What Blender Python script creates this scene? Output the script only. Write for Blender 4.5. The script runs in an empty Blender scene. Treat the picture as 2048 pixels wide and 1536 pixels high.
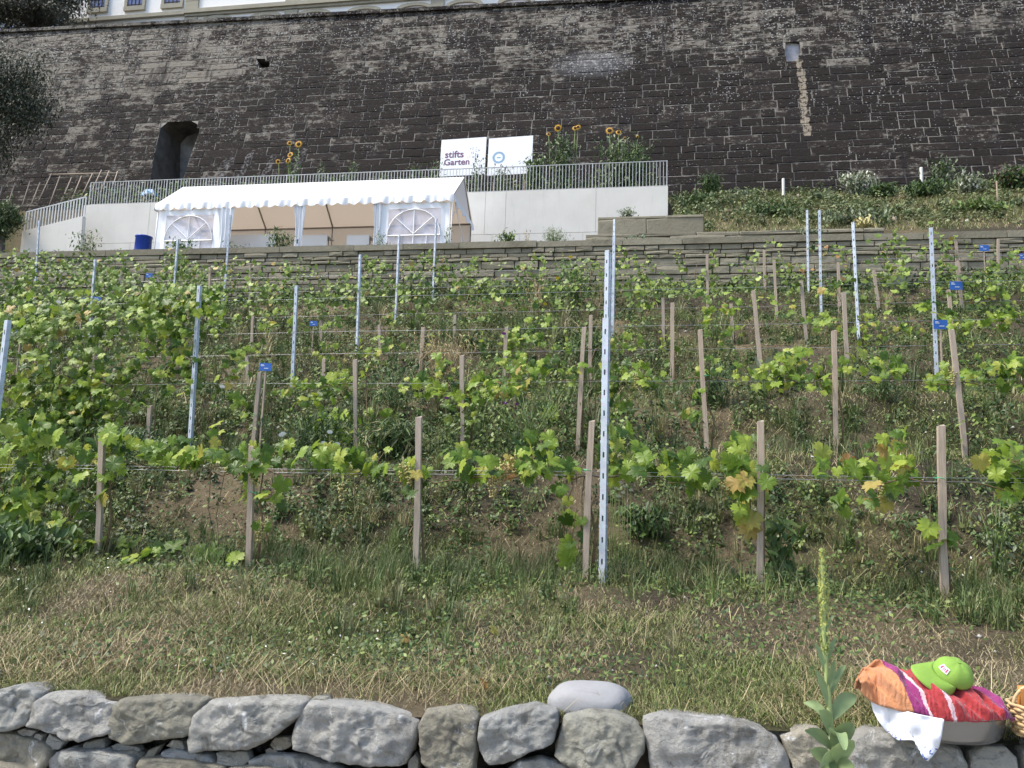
import bpy, math, random
import numpy as np
from mathutils import Vector, Matrix, noise as mn

random.seed(7); rng = np.random.default_rng(11)
SC = bpy.context.scene
COL = SC.collection

# ------------------------------------------------------------------ camera (origin = eye), world, sun, exposure
FPX = 1657.0
def _cam_axes(yaw=10.0, pitch=8.2, roll=1.9):
    y, p, r = np.radians([yaw, pitch, roll])
    f = np.array([-np.sin(y)*np.cos(p), np.cos(y)*np.cos(p), np.sin(p)])
    rt = np.array([np.cos(y), np.sin(y), 0.0]); up = np.cross(rt, f)
    return np.cos(r)*rt+np.sin(r)*up, np.cos(r)*up-np.sin(r)*rt, f
RT, UP, FW = _cam_axes()
def at(px, py, Y):
    """a measured point of the photograph (2048 wide) placed at its real distance Y"""
    d = RT*(px-1024)/FPX+UP*(768-py)/FPX+FW
    return d*(Y/d[1])
def proj(P):
    P = np.asarray(P, float); d = P@FW
    return 1024+FPX*(P@RT)/d, 768-FPX*(P@UP)/d
cd = bpy.data.cameras.new("camera"); cam = bpy.data.objects.new("camera", cd); COL.objects.link(cam)
cd.sensor_fit = 'HORIZONTAL'; cd.sensor_width = 36.0; cd.lens = 36.0*FPX/2048; cd.clip_start = 0.05; cd.clip_end = 400
M = Matrix((tuple(RT)+(0,), tuple(UP)+(0,), tuple(-FW)+(0,), (0, 0, 0, 1))).transposed()
cam.matrix_world = M; SC.camera = cam

SUN_EL, SUN_AZ = 57.0, 248.0       # degrees; azimuth clockwise from +Y (the hill), so the light comes over the viewer's left shoulder
w = bpy.data.worlds.new("World"); SC.world = w; w.use_nodes = True
nt = w.node_tree; bg = nt.nodes["Background"]
sky = nt.nodes.new("ShaderNodeTexSky"); sky.sky_type = 'NISHITA'; sky.sun_disc = False
sky.sun_elevation = math.radians(SUN_EL); sky.sun_rotation = math.radians(SUN_AZ); sky.dust_density = 2.0
nt.links.new(sky.outputs[0], bg.inputs[0]); bg.inputs[1].default_value = 0.09
sl = bpy.data.lights.new("sun", 'SUN'); sl.energy = 1.5; sl.angle = math.radians(14); sl.color = (1, 0.94, 0.83)
so = bpy.data.objects.new("sun", sl); COL.objects.link(so)
a, e = math.radians(SUN_AZ), math.radians(SUN_EL)
sdir = Vector((math.sin(a)*math.cos(e), math.cos(a)*math.cos(e), math.sin(e)))
so.rotation_euler = sdir.to_track_quat('Z', 'Y').to_euler()
vs = SC.view_settings; vs.view_transform = 'Standard'; vs.look = 'None'; vs.gamma = 1.0; vs.use_curve_mapping = False
vs.exposure = 1.78

# ------------------------------------------------------------------ helpers
def tag(o, label=None, cat=None, group=None, kind=None):
    if label: o['label'] = label
    if cat: o['category'] = cat
    if group: o['group'] = group
    if kind: o['kind'] = kind
    return o
def mesh(name, V, Fs, mats=(), smooth=False, cols=None, mi=None, uv=None):
    m = bpy.data.meshes.new(name)
    if isinstance(Fs, np.ndarray):
        V = np.asarray(V, np.float32); n, k = Fs.shape
        m.vertices.add(len(V)); m.vertices.foreach_set('co', V.ravel())
        m.loops.add(n*k); m.loops.foreach_set('vertex_index', Fs.astype(np.int32).ravel())
        m.polygons.add(n); m.polygons.foreach_set('loop_start', np.arange(0, n*k, k, dtype=np.int32))
        m.polygons.foreach_set('loop_total', np.full(n, k, np.int32)); m.update(calc_edges=True)
    else:
        m.from_pydata([tuple(map(float, v)) for v in V], [], [tuple(map(int, f)) for f in Fs]); m.update()
    for x in (mats if isinstance(mats, (list, tuple)) else [mats]): m.materials.append(x)
    if mi is not None: m.polygons.foreach_set('material_index', np.asarray(mi, np.int32))
    if smooth: m.polygons.foreach_set('use_smooth', np.ones(len(m.polygons), bool))
    if cols is not None:
        c = np.ones((len(V), 4), np.float32); c[:, :3] = cols
        at_ = m.color_attributes.new('Col', 'FLOAT_COLOR', 'POINT'); at_.data.foreach_set('color', c.ravel())
    return m
def link(name, data, parent=None, loc=None, rot=None, mat=None, scale=None):
    o = bpy.data.objects.new(name, data); COL.objects.link(o)
    if parent is not None: o.parent = parent
    if mat is not None: o.matrix_basis = mat
    if loc is not None: o.location = loc
    if rot is not None: o.rotation_euler = rot
    if scale is not None: o.scale = scale
    return o
def thing(name, label, cat, loc=(0, 0, 0), group=None):
    return tag(link(name, None, loc=tuple(map(float, loc))), label, cat, group)
class MB:
    def __init__(s): s.V = []; s.F = []; s.C = []; s.mi = []
    def add(s, V, Fs, col=None, mi=0):
        b = len(s.V); s.V += [tuple(map(float, v)) for v in V]; s.F += [tuple(b+i for i in f) for f in Fs]
        s.C += [col or (1, 1, 1)]*len(V); s.mi += [mi]*len(Fs)
    def box(s, x0, x1, y0, y1, z0, z1, mi=0, col=None):
        V = [(x, y, z) for z in (z0, z1) for y in (y0, y1) for x in (x0, x1)]
        s.add(V, [(0, 2, 3, 1), (4, 5, 7, 6), (0, 1, 5, 4), (2, 6, 7, 3), (0, 4, 6, 2), (1, 3, 7, 5)], col, mi)
    def tube(s, P, r, n=6, mi=0, col=None, cap=True):
        P = [Vector(tuple(map(float, p))) for p in P]; R = r if isinstance(r, (list, tuple)) else [r]*len(P)
        V = []; Fs = []
        for i, p in enumerate(P):
            t = (P[min(i+1, len(P)-1)]-P[max(i-1, 0)]).normalized()
            a_ = t.cross(Vector((0, 1, 0.13)) if abs(t.y) < .9 else Vector((1, 0, 0))).normalized(); b_ = t.cross(a_)
            for k in range(n):
                th = 2*math.pi*k/n; V.append(p+(a_*math.cos(th)+b_*math.sin(th))*R[i])
        for i in range(len(P)-1):
            for k in range(n): Fs.append((i*n+k, i*n+(k+1) % n, (i+1)*n+(k+1) % n, (i+1)*n+k))
        if cap: Fs.append(tuple(range(n))[::-1]); Fs.append(tuple((len(P)-1)*n+k for k in range(n)))
        s.add(V, Fs, col, mi)
    def build(s, name, mats, parent=None, smooth=False, base=None, color=False):
        V = np.array(s.V, float)
        if base is not None: V = V-np.array(base, float)
        m = mesh(name, V, s.F, mats, smooth, np.array(s.C) if color else None, s.mi if max(s.mi or [0]) > 0 else None)
        return link(name, m, parent)
_tab = np.random.default_rng(3).random((256, 256))
def vn(x, y, sd=0):
    x = np.asarray(x, float)+sd*17.3; y = np.asarray(y, float)+sd*9.1
    xi = np.floor(x).astype(int); yi = np.floor(y).astype(int); fx = x-xi; fy = y-yi
    fx = fx*fx*(3-2*fx); fy = fy*fy*(3-2*fy); T = lambda i, j: _tab[i & 255, j & 255]
    return (T(xi, yi)*(1-fx)+T(xi+1, yi)*fx)*(1-fy)+(T(xi, yi+1)*(1-fx)+T(xi+1, yi+1)*fx)*fy
def fbm(x, y, sd=0, o=4):
    s = 0; a_ = .5; t = 0
    for k in range(o): s = s+a_*vn(np.asarray(x)*2**k, np.asarray(y)*2**k, sd+k); t += a_; a_ *= .5
    return s/t
def sm(x, a_, b_):
    t = np.clip((np.asarray(x, float)-a_)/(b_-a_), 0, 1); return t*t*(3-2*t)

# ------------------------------------------------------------------ materials
def nodes(m):
    m.use_nodes = True; t = m.node_tree; return t, t.nodes["Principled BSDF"], t.nodes["Material Output"]
def N(t, typ, **kw):
    n = t.nodes.new(typ)
    for k, v in kw.items():
        if k in n.inputs: n.inputs[k].default_value = v
        else: setattr(n, k, v)
    return n
def ramp(t, src, stops):
    r = t.nodes.new("ShaderNodeValToRGB"); t.links.new(src, r.inputs[0]); els = r.color_ramp.elements
    while len(els) < len(stops): els.new(.5)
    for el, (p, c) in zip(els, stops): el.position = p; el.color = (*c, 1) if len(c) == 3 else c
    return r.outputs[0]
def nz(t, vec, scale, detail=4, rough=.6, dist=0):
    n = N(t, "ShaderNodeTexNoise"); n.inputs['Scale'].default_value = scale; n.inputs['Detail'].default_value = detail
    n.inputs['Roughness'].default_value = rough; n.inputs['Distortion'].default_value = dist
    if vec is not None: t.links.new(vec, n.inputs['Vector'])
    return n.outputs['Fac']
def mixc(t, f, a_, b_, typ='MIX'):
    n = t.nodes.new("ShaderNodeMix"); n.data_type = 'RGBA'; n.blend_type = typ
    for s, v in ((n.inputs[0], f), (n.inputs[6], a_), (n.inputs[7], b_)):
        if isinstance(v, bpy.types.NodeSocket): t.links.new(v, s)
        else: s.default_value = v if isinstance(v, (int, float)) else (*v, 1)
    return n.outputs[2]
def mth(t, op, *ar):
    n = t.nodes.new("ShaderNodeMath"); n.operation = op
    for i, v in enumerate(ar):
        if isinstance(v, bpy.types.NodeSocket): t.links.new(v, n.inputs[i])
        else: n.inputs[i].default_value = v
    return n.outputs[0]
def bump(t, p, src, st=.3, dist=.01):
    b = N(t, "ShaderNodeBump"); b.inputs['Strength'].default_value = st; b.inputs['Distance'].default_value = dist
    t.links.new(src, b.inputs['Height']); t.links.new(b.outputs[0], p.inputs['Normal'])
def wpos(t):
    return N(t, "ShaderNodeNewGeometry").outputs['Position']
def stretch(t, vec, s):
    n = t.nodes.new("ShaderNodeMapping"); t.links.new(vec, n.inputs[0]); n.inputs['Scale'].default_value = s; return n.outputs[0]
def objrand(t): return N(t, "ShaderNodeObjectInfo").outputs['Random']

def simple(name, c, rough=.6, metal=0., var=.12, scale=8., bmp=0., bscale=40., spec=.4):
    m = bpy.data.materials.new(name); t, p, o = nodes(m); P = wpos(t)
    f = nz(t, P, scale, 5, .65)
    c1 = tuple(x*(1-var) for x in c); c2 = tuple(min(1, x*(1+var)) for x in c)
    t.links.new(ramp(t, f, [(.3, c1), (.7, c2)]), p.inputs['Base Color'])
    p.inputs['Roughness'].default_value = rough; p.inputs['Metallic'].default_value = metal
    p.inputs['Specular IOR Level'].default_value = spec
    if bmp: bump(t, p, nz(t, P, bscale, 4), bmp, .01)
    return m
def leafmat(name, trans=.35, rough=.5, rand=None):
    """foliage: colour from the Col attribute or, for single leaves, from a per-object ramp"""
    m = bpy.data.materials.new(name); t, p, o = nodes(m)
    if rand: c = ramp(t, objrand(t), rand)
    else:
        a_ = N(t, "ShaderNodeVertexColor"); a_.layer_name = 'Col'; c = a_.outputs[0]
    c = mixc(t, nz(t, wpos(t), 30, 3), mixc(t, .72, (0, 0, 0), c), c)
    t.links.new(c, p.inputs['Base Color']); p.inputs['Roughness'].default_value = rough; p.inputs['Specular IOR Level'].default_value = .35
    tr = N(t, "ShaderNodeBsdfTranslucent"); mx = N(t, "ShaderNodeMixShader"); mx.inputs[0].default_value = trans
    t.links.new(mixc(t, .5, c, (.35, .5, .05), 'MULTIPLY'), tr.inputs[0]) if False else t.links.new(c, tr.inputs[0])
    t.links.new(p.outputs[0], mx.inputs[1]); t.links.new(tr.outputs[0], mx.inputs[2]); t.links.new(mx.outputs[0], o.inputs[0])
    return m
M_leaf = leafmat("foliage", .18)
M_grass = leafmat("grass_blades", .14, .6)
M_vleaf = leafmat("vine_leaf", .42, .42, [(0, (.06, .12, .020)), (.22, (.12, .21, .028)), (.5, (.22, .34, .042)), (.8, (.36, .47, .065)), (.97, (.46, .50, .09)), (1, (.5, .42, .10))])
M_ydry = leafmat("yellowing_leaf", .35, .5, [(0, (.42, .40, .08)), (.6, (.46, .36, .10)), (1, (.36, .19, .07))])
M_stem = simple("vine_cane", (.16, .11, .06), .8, var=.3, scale=30)
M_green_stem = simple("green_stem", (.16, .22, .07), .7, var=.2, scale=20)
M_grape = simple("ripe_white_grape", (.36, .31, .12), .35, var=.3, scale=50, spec=.5)

def m_wood():
    m = bpy.data.materials.new("weathered_wood"); t, p, o = nodes(m); P = wpos(t)
    g = nz(t, stretch(t, P, (40, 40, 3)), 2, 5, .7); c = ramp(t, g, [(.25, (.22, .165, .12)), (.5, (.40, .315, .235)), (.8, (.54, .44, .34))])
    c = mixc(t, mth(t, 'MULTIPLY', objrand(t), .45), c, (.32, .28, .24)); t.links.new(c, p.inputs['Base Color'])
    p.inputs['Roughness'].default_value = .85; bump(t, p, g, .5, .004); return m
M_wood = m_wood()
def m_galv(name="galvanised_steel", b=(.62, .65, .69)):
    m = bpy.data.materials.new(name); t, p, o = nodes(m); P = wpos(t)
    v = N(t, "ShaderNodeTexVoronoi"); v.inputs['Scale'].default_value = 60; t.links.new(P, v.inputs['Vector'])
    c = ramp(t, nz(t, P, 9, 5), [(.3, tuple(x*.72 for x in b)), (.7, b)]); c = mixc(t, .12, c, v.outputs['Color'], 'SOFT_LIGHT')
    t.links.new(c, p.inputs['Base Color']); p.inputs['Metallic'].default_value = .25; p.inputs['Roughness'].default_value = .5; return m
M_galv = m_galv(b=(.50, .55, .62)); M_rail = m_galv("rail_steel", (.6, .61, .6))
M_concrete = None
def m_concrete():
    m = bpy.data.materials.new("pale_concrete"); t, p, o = nodes(m); P = wpos(t)
    c = ramp(t, nz(t, P, .8, 6, .6), [(.3, (.60, .58, .53)), (.7, (.71, .69, .63))])
    c = mixc(t, mth(t, 'MULTIPLY', objrand(t), .35), c, (.62, .60, .56))
    streak = nz(t, stretch(t, P, (3, 3, .25)), 2, 5, .7); c = mixc(t, ramp(t, streak, [(.55, (0, 0, 0)), (.8, (.35, .35, .35))]), c, (.36, .345, .30))
    pits = nz(t, P, 60, 2); c = mixc(t, ramp(t, pits, [(.68, (0, 0, 0)), (.75, (.4, .4, .4))]), c, (.3, .3, .28))
    t.links.new(c, p.inputs['Base Color']); p.inputs['Roughness'].default_value = .85; bump(t, p, nz(t, P, 30, 5), .15, .004); return m
M_concrete = m_concrete()

def m_bigwall(name, mortar=False):
    m = bpy.data.materials.new(name); t, p, o = nodes(m); P = wpos(t)
    sep = N(t, "ShaderNodeSeparateXYZ"); t.links.new(P, sep.inputs[0]); X, Z = sep.outputs['X'], sep.outputs['Z']
    f1 = nz(t, P, .55, 5, .6); f2 = nz(t, stretch(t, P, (1, 1, 2.2)), 2.6, 6, .7); fine = nz(t, P, 14, 4, .7)
    # dark crust and the pale stone where the crust has flaked off
    crust = mixc(t, fine, (.0055, .0045, .004), (.030, .0235, .020)); crust = mixc(t, mth(t, 'MULTIPLY', nz(t, P, 1.1, 3), .6), crust, (.018, .0145, .0135)); crust = mixc(t, mth(t, 'MULTIPLY', objrand(t), .45), crust, (.042, .033, .029))
    stone = mixc(t, fine, (.11, .097, .077), (.30, .27, .22)); stone = mixc(t, ramp(t, f2, [(.45, (0, 0, 0)), (.7, (1, 1, 1))]), stone, (.17, .16, .145))
    r = objrand(t)
    hi = ramp(t, Z, [(0, (0, 0, 0)), (1, (1, 1, 1))])
    zt = mth(t, 'MULTIPLY', mth(t, 'SUBTRACT', Z, 18.6), .045)                # more flaking towards the coping
    zt = mth(t, 'MAXIMUM', zt, 0.0)
    xl = mth(t, 'MAXIMUM', mth(t, 'MULTIPLY', mth(t, 'SUBTRACT', -17.0, X), .011), 0.0)   # and to the left end
    k = mth(t, 'ADD', mth(t, 'ADD', mth(t, 'ADD', mth(t, 'MULTIPLY', f1, .32), .085), mth(t, 'MULTIPLY', f2, .62)), mth(t, 'ADD', mth(t, 'MINIMUM', zt, .085), mth(t, 'MINIMUM', xl, .06)))
    if not mortar:
        k = mth(t, 'ADD', k, mth(t, 'MULTIPLY', mth(t, 'SUBTRACT', r, .5), .09)); ea = N(t, "ShaderNodeVertexColor"); ea.layer_name = 'Col'
        es_ = N(t, "ShaderNodeSeparateColor"); t.links.new(ea.outputs[0], es_.inputs[0])
        k = mth(t, 'ADD', k, mth(t, 'MULTIPLY', mth(t, 'MULTIPLY', es_.outputs[0], nz(t, P, 3.2, 5, .7)), .20)); k = mth(t, 'SUBTRACT', k, .052)
        k = mth(t, 'ADD', k, mth(t, 'MULTIPLY', mth(t, 'SUBTRACT', nz(t, stretch(t, P, (1, 1, 1.6)), 6, 7, .8), .5), .5))
    mask = ramp(t, k, [(.60 if not mortar else .26, (0, 0, 0)), (.69 if not mortar else .50, (1, 1, 1))])
    c = mixc(t, mask, crust, stone if not mortar else mixc(t, fine, (.14, .13, .115), (.36, .335, .295)))
    # blackish-violet damp runs
    run = nz(t, stretch(t, P, (1.4, 1, .13)), 1.3, 4, .6)
    c = mixc(t, ramp(t, run, [(.52, (0, 0, 0)), (.68, (.8, .8, .8))]), c, (.018, .015, .016))
    # white lime and lichen specks
    v = N(t, "ShaderNodeTexVoronoi"); v.inputs['Scale'].default_value = 9; t.links.new(P, v.inputs['Vector'])
    patch = mth(t, 'ADD', mth(t, 'MULTIPLY', nz(t, P, .5, 3), .8), mth(t, 'MULTIPLY', mth(t, 'SUBTRACT', Z, 12.0), .024))
    gx = mth(t, 'DIVIDE', mth(t, 'SUBTRACT', X, GSP[0]), 2.1); gz = mth(t, 'DIVIDE', mth(t, 'SUBTRACT', Z, GSP[1]), .85)
    gg = mth(t, 'SUBTRACT', 1.25, mth(t, 'ADD', mth(t, 'ADD', mth(t, 'MULTIPLY', gx, gx), mth(t, 'MULTIPLY', gz, gz)), mth(t, 'MULTIPLY', nz(t, P, 2, 4), .5)))
    gg = mth(t, 'MINIMUM', mth(t, 'MAXIMUM', gg, 0.0), 1.0); c = mixc(t, mth(t, 'MULTIPLY', gg, .65), c, mixc(t, nz(t, P, 22, 4, .8), (.05, .05, .055), (.20, .20, .21)))
    patch = mth(t, 'ADD', patch, mth(t, 'MULTIPLY', gg, .25))
    thr = mth(t, 'MULTIPLY', mth(t, 'SUBTRACT', patch, .34), .9)
    sp = mth(t, 'MULTIPLY', mth(t, 'LESS_THAN', v.outputs['Distance'], thr), mth(t, 'GREATER_THAN', nz(t, P, 10, 4, .7), .50))
    c = mixc(t, mth(t, 'MULTIPLY', sp, .75), c, (.36, .36, .35))
    # the narrow lime run below the plaster patch
    sx = mth(t, 'ADD', mth(t, 'ADD', mth(t, 'MULTIPLY', mth(t, 'SUBTRACT', Z, STK[0][1]), (STK[1][0]-STK[0][0])/(STK[1][1]-STK[0][1])), STK[0][0]-.25), mth(t, 'MULTIPLY', nz(t, P, 2.0, 3), .5))
    dd = mth(t, 'ABSOLUTE', mth(t, 'SUBTRACT', X, sx)); wd = mth(t, 'MULTIPLY', mth(t, 'SUBTRACT', nz(t, P, 3.5, 6, .8), .18), .42)
    on = mth(t, 'MULTIPLY', mth(t, 'MULTIPLY', mth(t, 'LESS_THAN', dd, wd), mth(t, 'GREATER_THAN', nz(t, P, 5.5, 6, .8), .46)), mth(t, 'MULTIPLY', mth(t, 'LESS_THAN', Z, STK[0][1]), mth(t, 'GREATER_THAN', Z, STK[1][1])))
    c = mixc(t, mth(t, 'MULTIPLY', on, .75), c, (.34, .29, .22))
    for x0, wk in ((-20.2, .5), (-19.2, .3), (-18.0, .3), (-16.6, .25)):            # pale streaks left by seeping water
        sx = mth(t, 'ADD', mth(t, 'MULTIPLY', mth(t, 'SUBTRACT', Z, 13), .22), x0)
        dd = mth(t, 'ABSOLUTE', mth(t, 'SUBTRACT', X, sx))
        on = mth(t, 'MULTIPLY', mth(t, 'LESS_THAN', dd, mth(t, 'MULTIPLY', nz(t, P, 2.5, 5, .7), wk)), mth(t, 'LESS_THAN', Z, mth(t, 'ADD', 14.6, mth(t, 'MULTIPLY', nz(t, P, 1.0), 2))))
        c = mixc(t, mth(t, 'MULTIPLY', mth(t, 'MULTIPLY', on, mth(t, 'GREATER_THAN', nz(t, P, 7, 6, .8), .52)), .5), c, (.27, .26, .26))
    t.links.new(c, p.inputs['Base Color']); p.inputs['Roughness'].default_value = .95; p.inputs['Specular IOR Level'].default_value = .2
    bump(t, p, nz(t, P, 9, 7, .7), .7, .06); return m
def m_sand(name, a_, b_, dark, sc=3.):
    m = bpy.data.materials.new(name); t, p, o = nodes(m); P = wpos(t)
    c = mixc(t, nz(t, P, sc, 6, .65), a_, b_); c = mixc(t, mth(t, 'MULTIPLY', objrand(t), .6), c, tuple(x*.82 for x in a_))
    c = mixc(t, ramp(t, nz(t, P, sc*.45, 5, .7), [(.52, (0, 0, 0)), (.72, (.8, .8, .8))]), c, dark)
    t.links.new(c, p.inputs['Base Color']); p.inputs['Roughness'].default_value = .9; p.inputs['Specular IOR Level'].default_value = .2
    bump(t, p, nz(t, P, sc*4, 7, .7), .6, .03); return m
M_sand = m_sand("green_grey_sandstone", (.20, .18, .13), (.36, .33, .25), (.12, .105, .075))
M_sandj = m_sand("sandstone_joint", (.085, .072, .05), (.13, .11, .08), (.06, .05, .035))
M_trim = simple("sandstone_trim", (.34, .315, .24), .85, var=.12, scale=2)
M_plaster = simple("white_plaster", (.84, .83, .80), .9, var=.03, scale=1.5)
def m_stone():
    m = bpy.data.materials.new("fieldstone"); t, p, o = nodes(m); P = wpos(t); r = objrand(t)
    f = nz(t, P, 7, 7, .68); g = nz(t, P, 28, 6, .7)
    c = mixc(t, f, (.17, .165, .15), (.55, .545, .52)); c = mixc(t, 1.0, c, ramp(t, r, [(0, (.92, .95, 1.0)), (.3, (.78, .78, .68)), (.55, (1, 1, 1)), (.75, (.62, .60, .50)), (1, (.95, .88, .74))]), 'MULTIPLY')
    c = mixc(t, ramp(t, nz(t, P, 5, 6, .75, 1), [(.54, (0, 0, 0)), (.66, (.8, .8, .8))]), c, (.15, .14, .115))
    c = mixc(t, ramp(t, nz(t, P, 11, 5, .7, .6), [(.60, (0, 0, 0)), (.68, (.9, .9, .9))]), c, (.66, .665, .66))
    c = mixc(t, ramp(t, g, [(.58, (0, 0, 0)), (.70, (.75, .75, .75))]), c, (.11, .105, .09))
    t.links.new(c, p.inputs['Base Color']); p.inputs['Roughness'].default_value = .9; p.inputs['Specular IOR Level'].default_value = .25
    vv = N(t, 'ShaderNodeTexVoronoi'); vv.inputs['Scale'].default_value = 17; t.links.new(mixc(t, .08, P, N(t, 'ShaderNodeTexNoise').outputs['Color']), vv.inputs['Vector'])
    h = mth(t, 'ADD', mth(t, 'ADD', mth(t, 'MULTIPLY', nz(t, P, 16, 9, .75), 1.0), mth(t, 'MULTIPLY', nz(t, P, 80, 4, .7), .3)), mth(t, 'MULTIPLY', vv.outputs['Distance'], .35)); bump(t, p, h, 1.0, .026); return m
M_stone = m_stone()
M_dirt = simple("dark_earth", (.05, .042, .032), .95, var=.35, scale=20, bmp=.6, bscale=60)
def m_ground():
    m = bpy.data.materials.new("vineyard_soil"); t, p, o = nodes(m); P = wpos(t)
    a_ = N(t, "ShaderNodeVertexColor"); a_.layer_name = 'Col'
    f = nz(t, P, 22, 6, .7); g = nz(t, P, 5, 6, .7); s = nz(t, stretch(t, P, (1, 3, 3)), 45, 4, .7)
    soil = mixc(t, f, (.028, .023, .017), (.115, .097, .07)); green = mixc(t, f, (.018, .027, .010), (.06, .08, .028)); straw = mixc(t, s, (.09, .068, .042), (.34, .275, .17))
    sp = N(t, "ShaderNodeSeparateColor"); t.links.new(a_.outputs[0], sp.inputs[0])
    c = mixc(t, sp.outputs[0], soil, straw); c = mixc(t, mth(t, 'MULTIPLY', sp.outputs[1], ramp(t, g, [(.3, (.4, .4, .4)), (.6, (1, 1, 1))])), c, green)
    t.links.new(c, p.inputs['Base Color']); p.inputs['Roughness'].default_value = 1; p.inputs['Specular IOR Level'].default_value = .1
    bump(t, p, mth(t, 'ADD', f, s), .9, .03); return m
M_ground = m_ground()
M_pvc = simple("white_tent_fabric", (.82, .83, .85), .45, var=.02, scale=1.5)
M_shade = simple("shaded_tent_fabric", (.74, .68, .60), .8, var=.04, scale=1)  # tent fabric with the shade of the interior put into its tan colour
M_pole = simple("tent_frame", (.28, .26, .24), .5, metal=.4)

# ------------------------------------------------------------------ terrain
TY = np.array([3.2, 3.5, 4.4, 5.3, 5.8, 6.15, 7.15, 7.5, 8.2, 8.7, 9.9, 10.4, 11.1, 11.5, 12.7, 13.1, 13.7, 14.1, 15.2, 15.7, 16.2, 16.8, 17.7, 18.2, 18.8, 20.3, 21.6])
TZ = np.array([-.83, -.785, -.68, -.53, -.48, -.42, .24, .38, .52, .60, 1.22, 1.38, 1.46, 1.56, 2.32, 2.5, 2.6, 2.7, 3.38, 3.55, 3.66, 3.8, 4.5, 4.62, 4.72, 5.15, 5.35])
def hz(x, y):
    x = np.asarray(x, float); y = np.asarray(y, float)
    yy = y+.22*(fbm(x*.45, y*.2, 5)-.5)*2
    z = np.interp(yy, TY, TZ); amp = sm(y, 3.4, 4.3)
    return z+amp*(.12*(fbm(x*.9, y*.9, 1)-.5)+.05*(fbm(x*4, y*4, 2)-.5)+.02*(fbm(x*13, y*13, 4, 2)-.5)) + .015*(x+1)*sm(y, 5, 9) + .028*(x+.7)*(1-sm(y, 3.6, 5))
def hz1(x, y): return float(hz(x, y))
def uz(x, y):        # the terraces above the sandstone wall
    x = np.asarray(x, float); y = np.asarray(y, float)
    t = sm(x, -.3, .7); back = 11.02+(y-28.25)*.30
    left = np.where(y < 28.12, 7.02+.0*y, back)
    sl = np.interp(y, [21.6, 22.6, 23.3, 28, 32.9, 34], [7.0, 7.05, 7.75, 10.25, 12.55, 12.9])
    n = .22*(fbm(x*.6, y*.6, 8)-.5)+.1*(fbm(x*2.5, y*2.5, 9)-.5)
    return left*(1-t)+(sl+n*sm(y, 23, 24))*t
def uz1(x, y): return float(uz(x, y))
def grid(name, xs, ys, fz, mat, colf=None, kind='structure', smooth=True):
    X, Y = np.meshgrid(xs, ys); Z = fz(X, Y); V = np.stack([X, Y, Z], -1).reshape(-1, 3)
    nx, ny = len(xs), len(ys); i = np.arange((ny-1)*(nx-1)); r = i//(nx-1); c = i % (nx-1); b = r*nx+c
    Fq = np.stack([b, b+1, b+nx+1, b+nx], 1)
    o = link(name, mesh(name, V, Fq, mat, smooth, colf(X.ravel(), Y.ravel()) if colf else None)); tag(o, kind=kind); return o
def cover(x, y):
    """x: dry straw share, y: green share of the ground"""
    row = np.zeros_like(x, float)
    for r in (5.75, 8.2, 11.0, 13.5, 16.0, 18.5): row = np.maximum(row, np.exp(-((y-r)/.5)**2))
    g = np.clip(.25+.45*row+2.2*(fbm(x*1.3, y*1.3, 21)-.5), 0, 1); s = np.clip(.35+1.9*(fbm(x*.9+5, y*.9, 33)-.5), 0, 1)
    return np.stack([s, g, 0*x], 1)
ysn = np.concatenate([np.arange(3.24, 9, .05), np.arange(9, 21.7, .09)])
grid("hillside_ground", np.arange(-22, 13, .09), ysn, hz, M_ground, cover)
gridup = np.concatenate([np.arange(21.62, 28.0, .15), [28.06, 28.2], np.arange(28.3, 34.2, .3)])
grid("upper_terrace_ground", np.arange(-36, 17.5, .22), gridup, uz, M_ground, cover)
o = MB(); o.box(-60, 60, -40, 3.02, -2.0, -1.6); o.build("gravel_path", simple("gravel", (.3, .28, .25), .95, var=.3, scale=30, bmp=.5)); tag(bpy.data.objects["gravel_path"], kind='structure')
o = MB(); o.box(-60, 40, 37.6, 90, 20, 22.9); tag(o.build("plateau_ground", M_dirt), kind='structure')

# ------------------------------------------------------------------ big battered retaining wall (courses of dark stone)
WB, WZ0 = math.radians(15.5), 12.5
WU = np.array([0, math.sin(WB), math.cos(WB)]); WO = np.array([0, 33.0, WZ0]); WN = np.array([0, -math.cos(WB), math.sin(WB)])
def wp(s, t, out=0.): return WO+np.array([s, 0, 0])+WU*t+WN*out
def wpx(px, py):
    d = RT*(px-1024)/FPX+UP*(768-py)/FPX+FW; k = (WO@WN)/(d@WN); q = d*k-WO; return q[0], q@WU
GSP = (lambda q: (wp(*q)[0], wp(*q)[2]))(wpx(1185, 128))
STK = [(lambda q: (wp(*q)[0], wp(*q)[2]))(wpx(1598, 120)), (lambda q: (wp(*q)[0], wp(*q)[2]))(wpx(1613, 272))]
M_bw = m_bigwall("dark_crusted_sandstone"); M_bwm = m_bigwall("lime_mortar", True)
TOPL = wpx(0, 68); TOPR = wpx(1300, 1)
def wtop(s): return TOPR[1]+(s-TOPR[0])*(TOPL[1]-TOPR[1])/(TOPL[0]-TOPR[0])
niche = [wpx(*q) for q in ((352, 400), (372, 342), (384, 304), (396, 273), (400, 256), (393, 247), (376, 239), (355, 238), (337, 243), (321, 256), (309, 308), (301, 352), (290, 400))]
putlog = [wpx(*q) for q in ((513, 117), (540, 118), (539, 138), (519, 138))]
patch = [wpx(*q) for q in ((1571, 82), (1599, 84), (1602, 104), (1595, 118), (1576, 124), (1570, 108))]
def interval(poly, t):
    xs = []
    for (a0, b0), (a1, b1) in zip(poly, poly[1:]+poly[:1]):
        if (b0-t)*(b1-t) < 0: xs.append(a0+(a1-a0)*(t-b0)/(b1-b0))
    return (min(xs), max(xs)) if len(xs) > 1 else None
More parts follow.
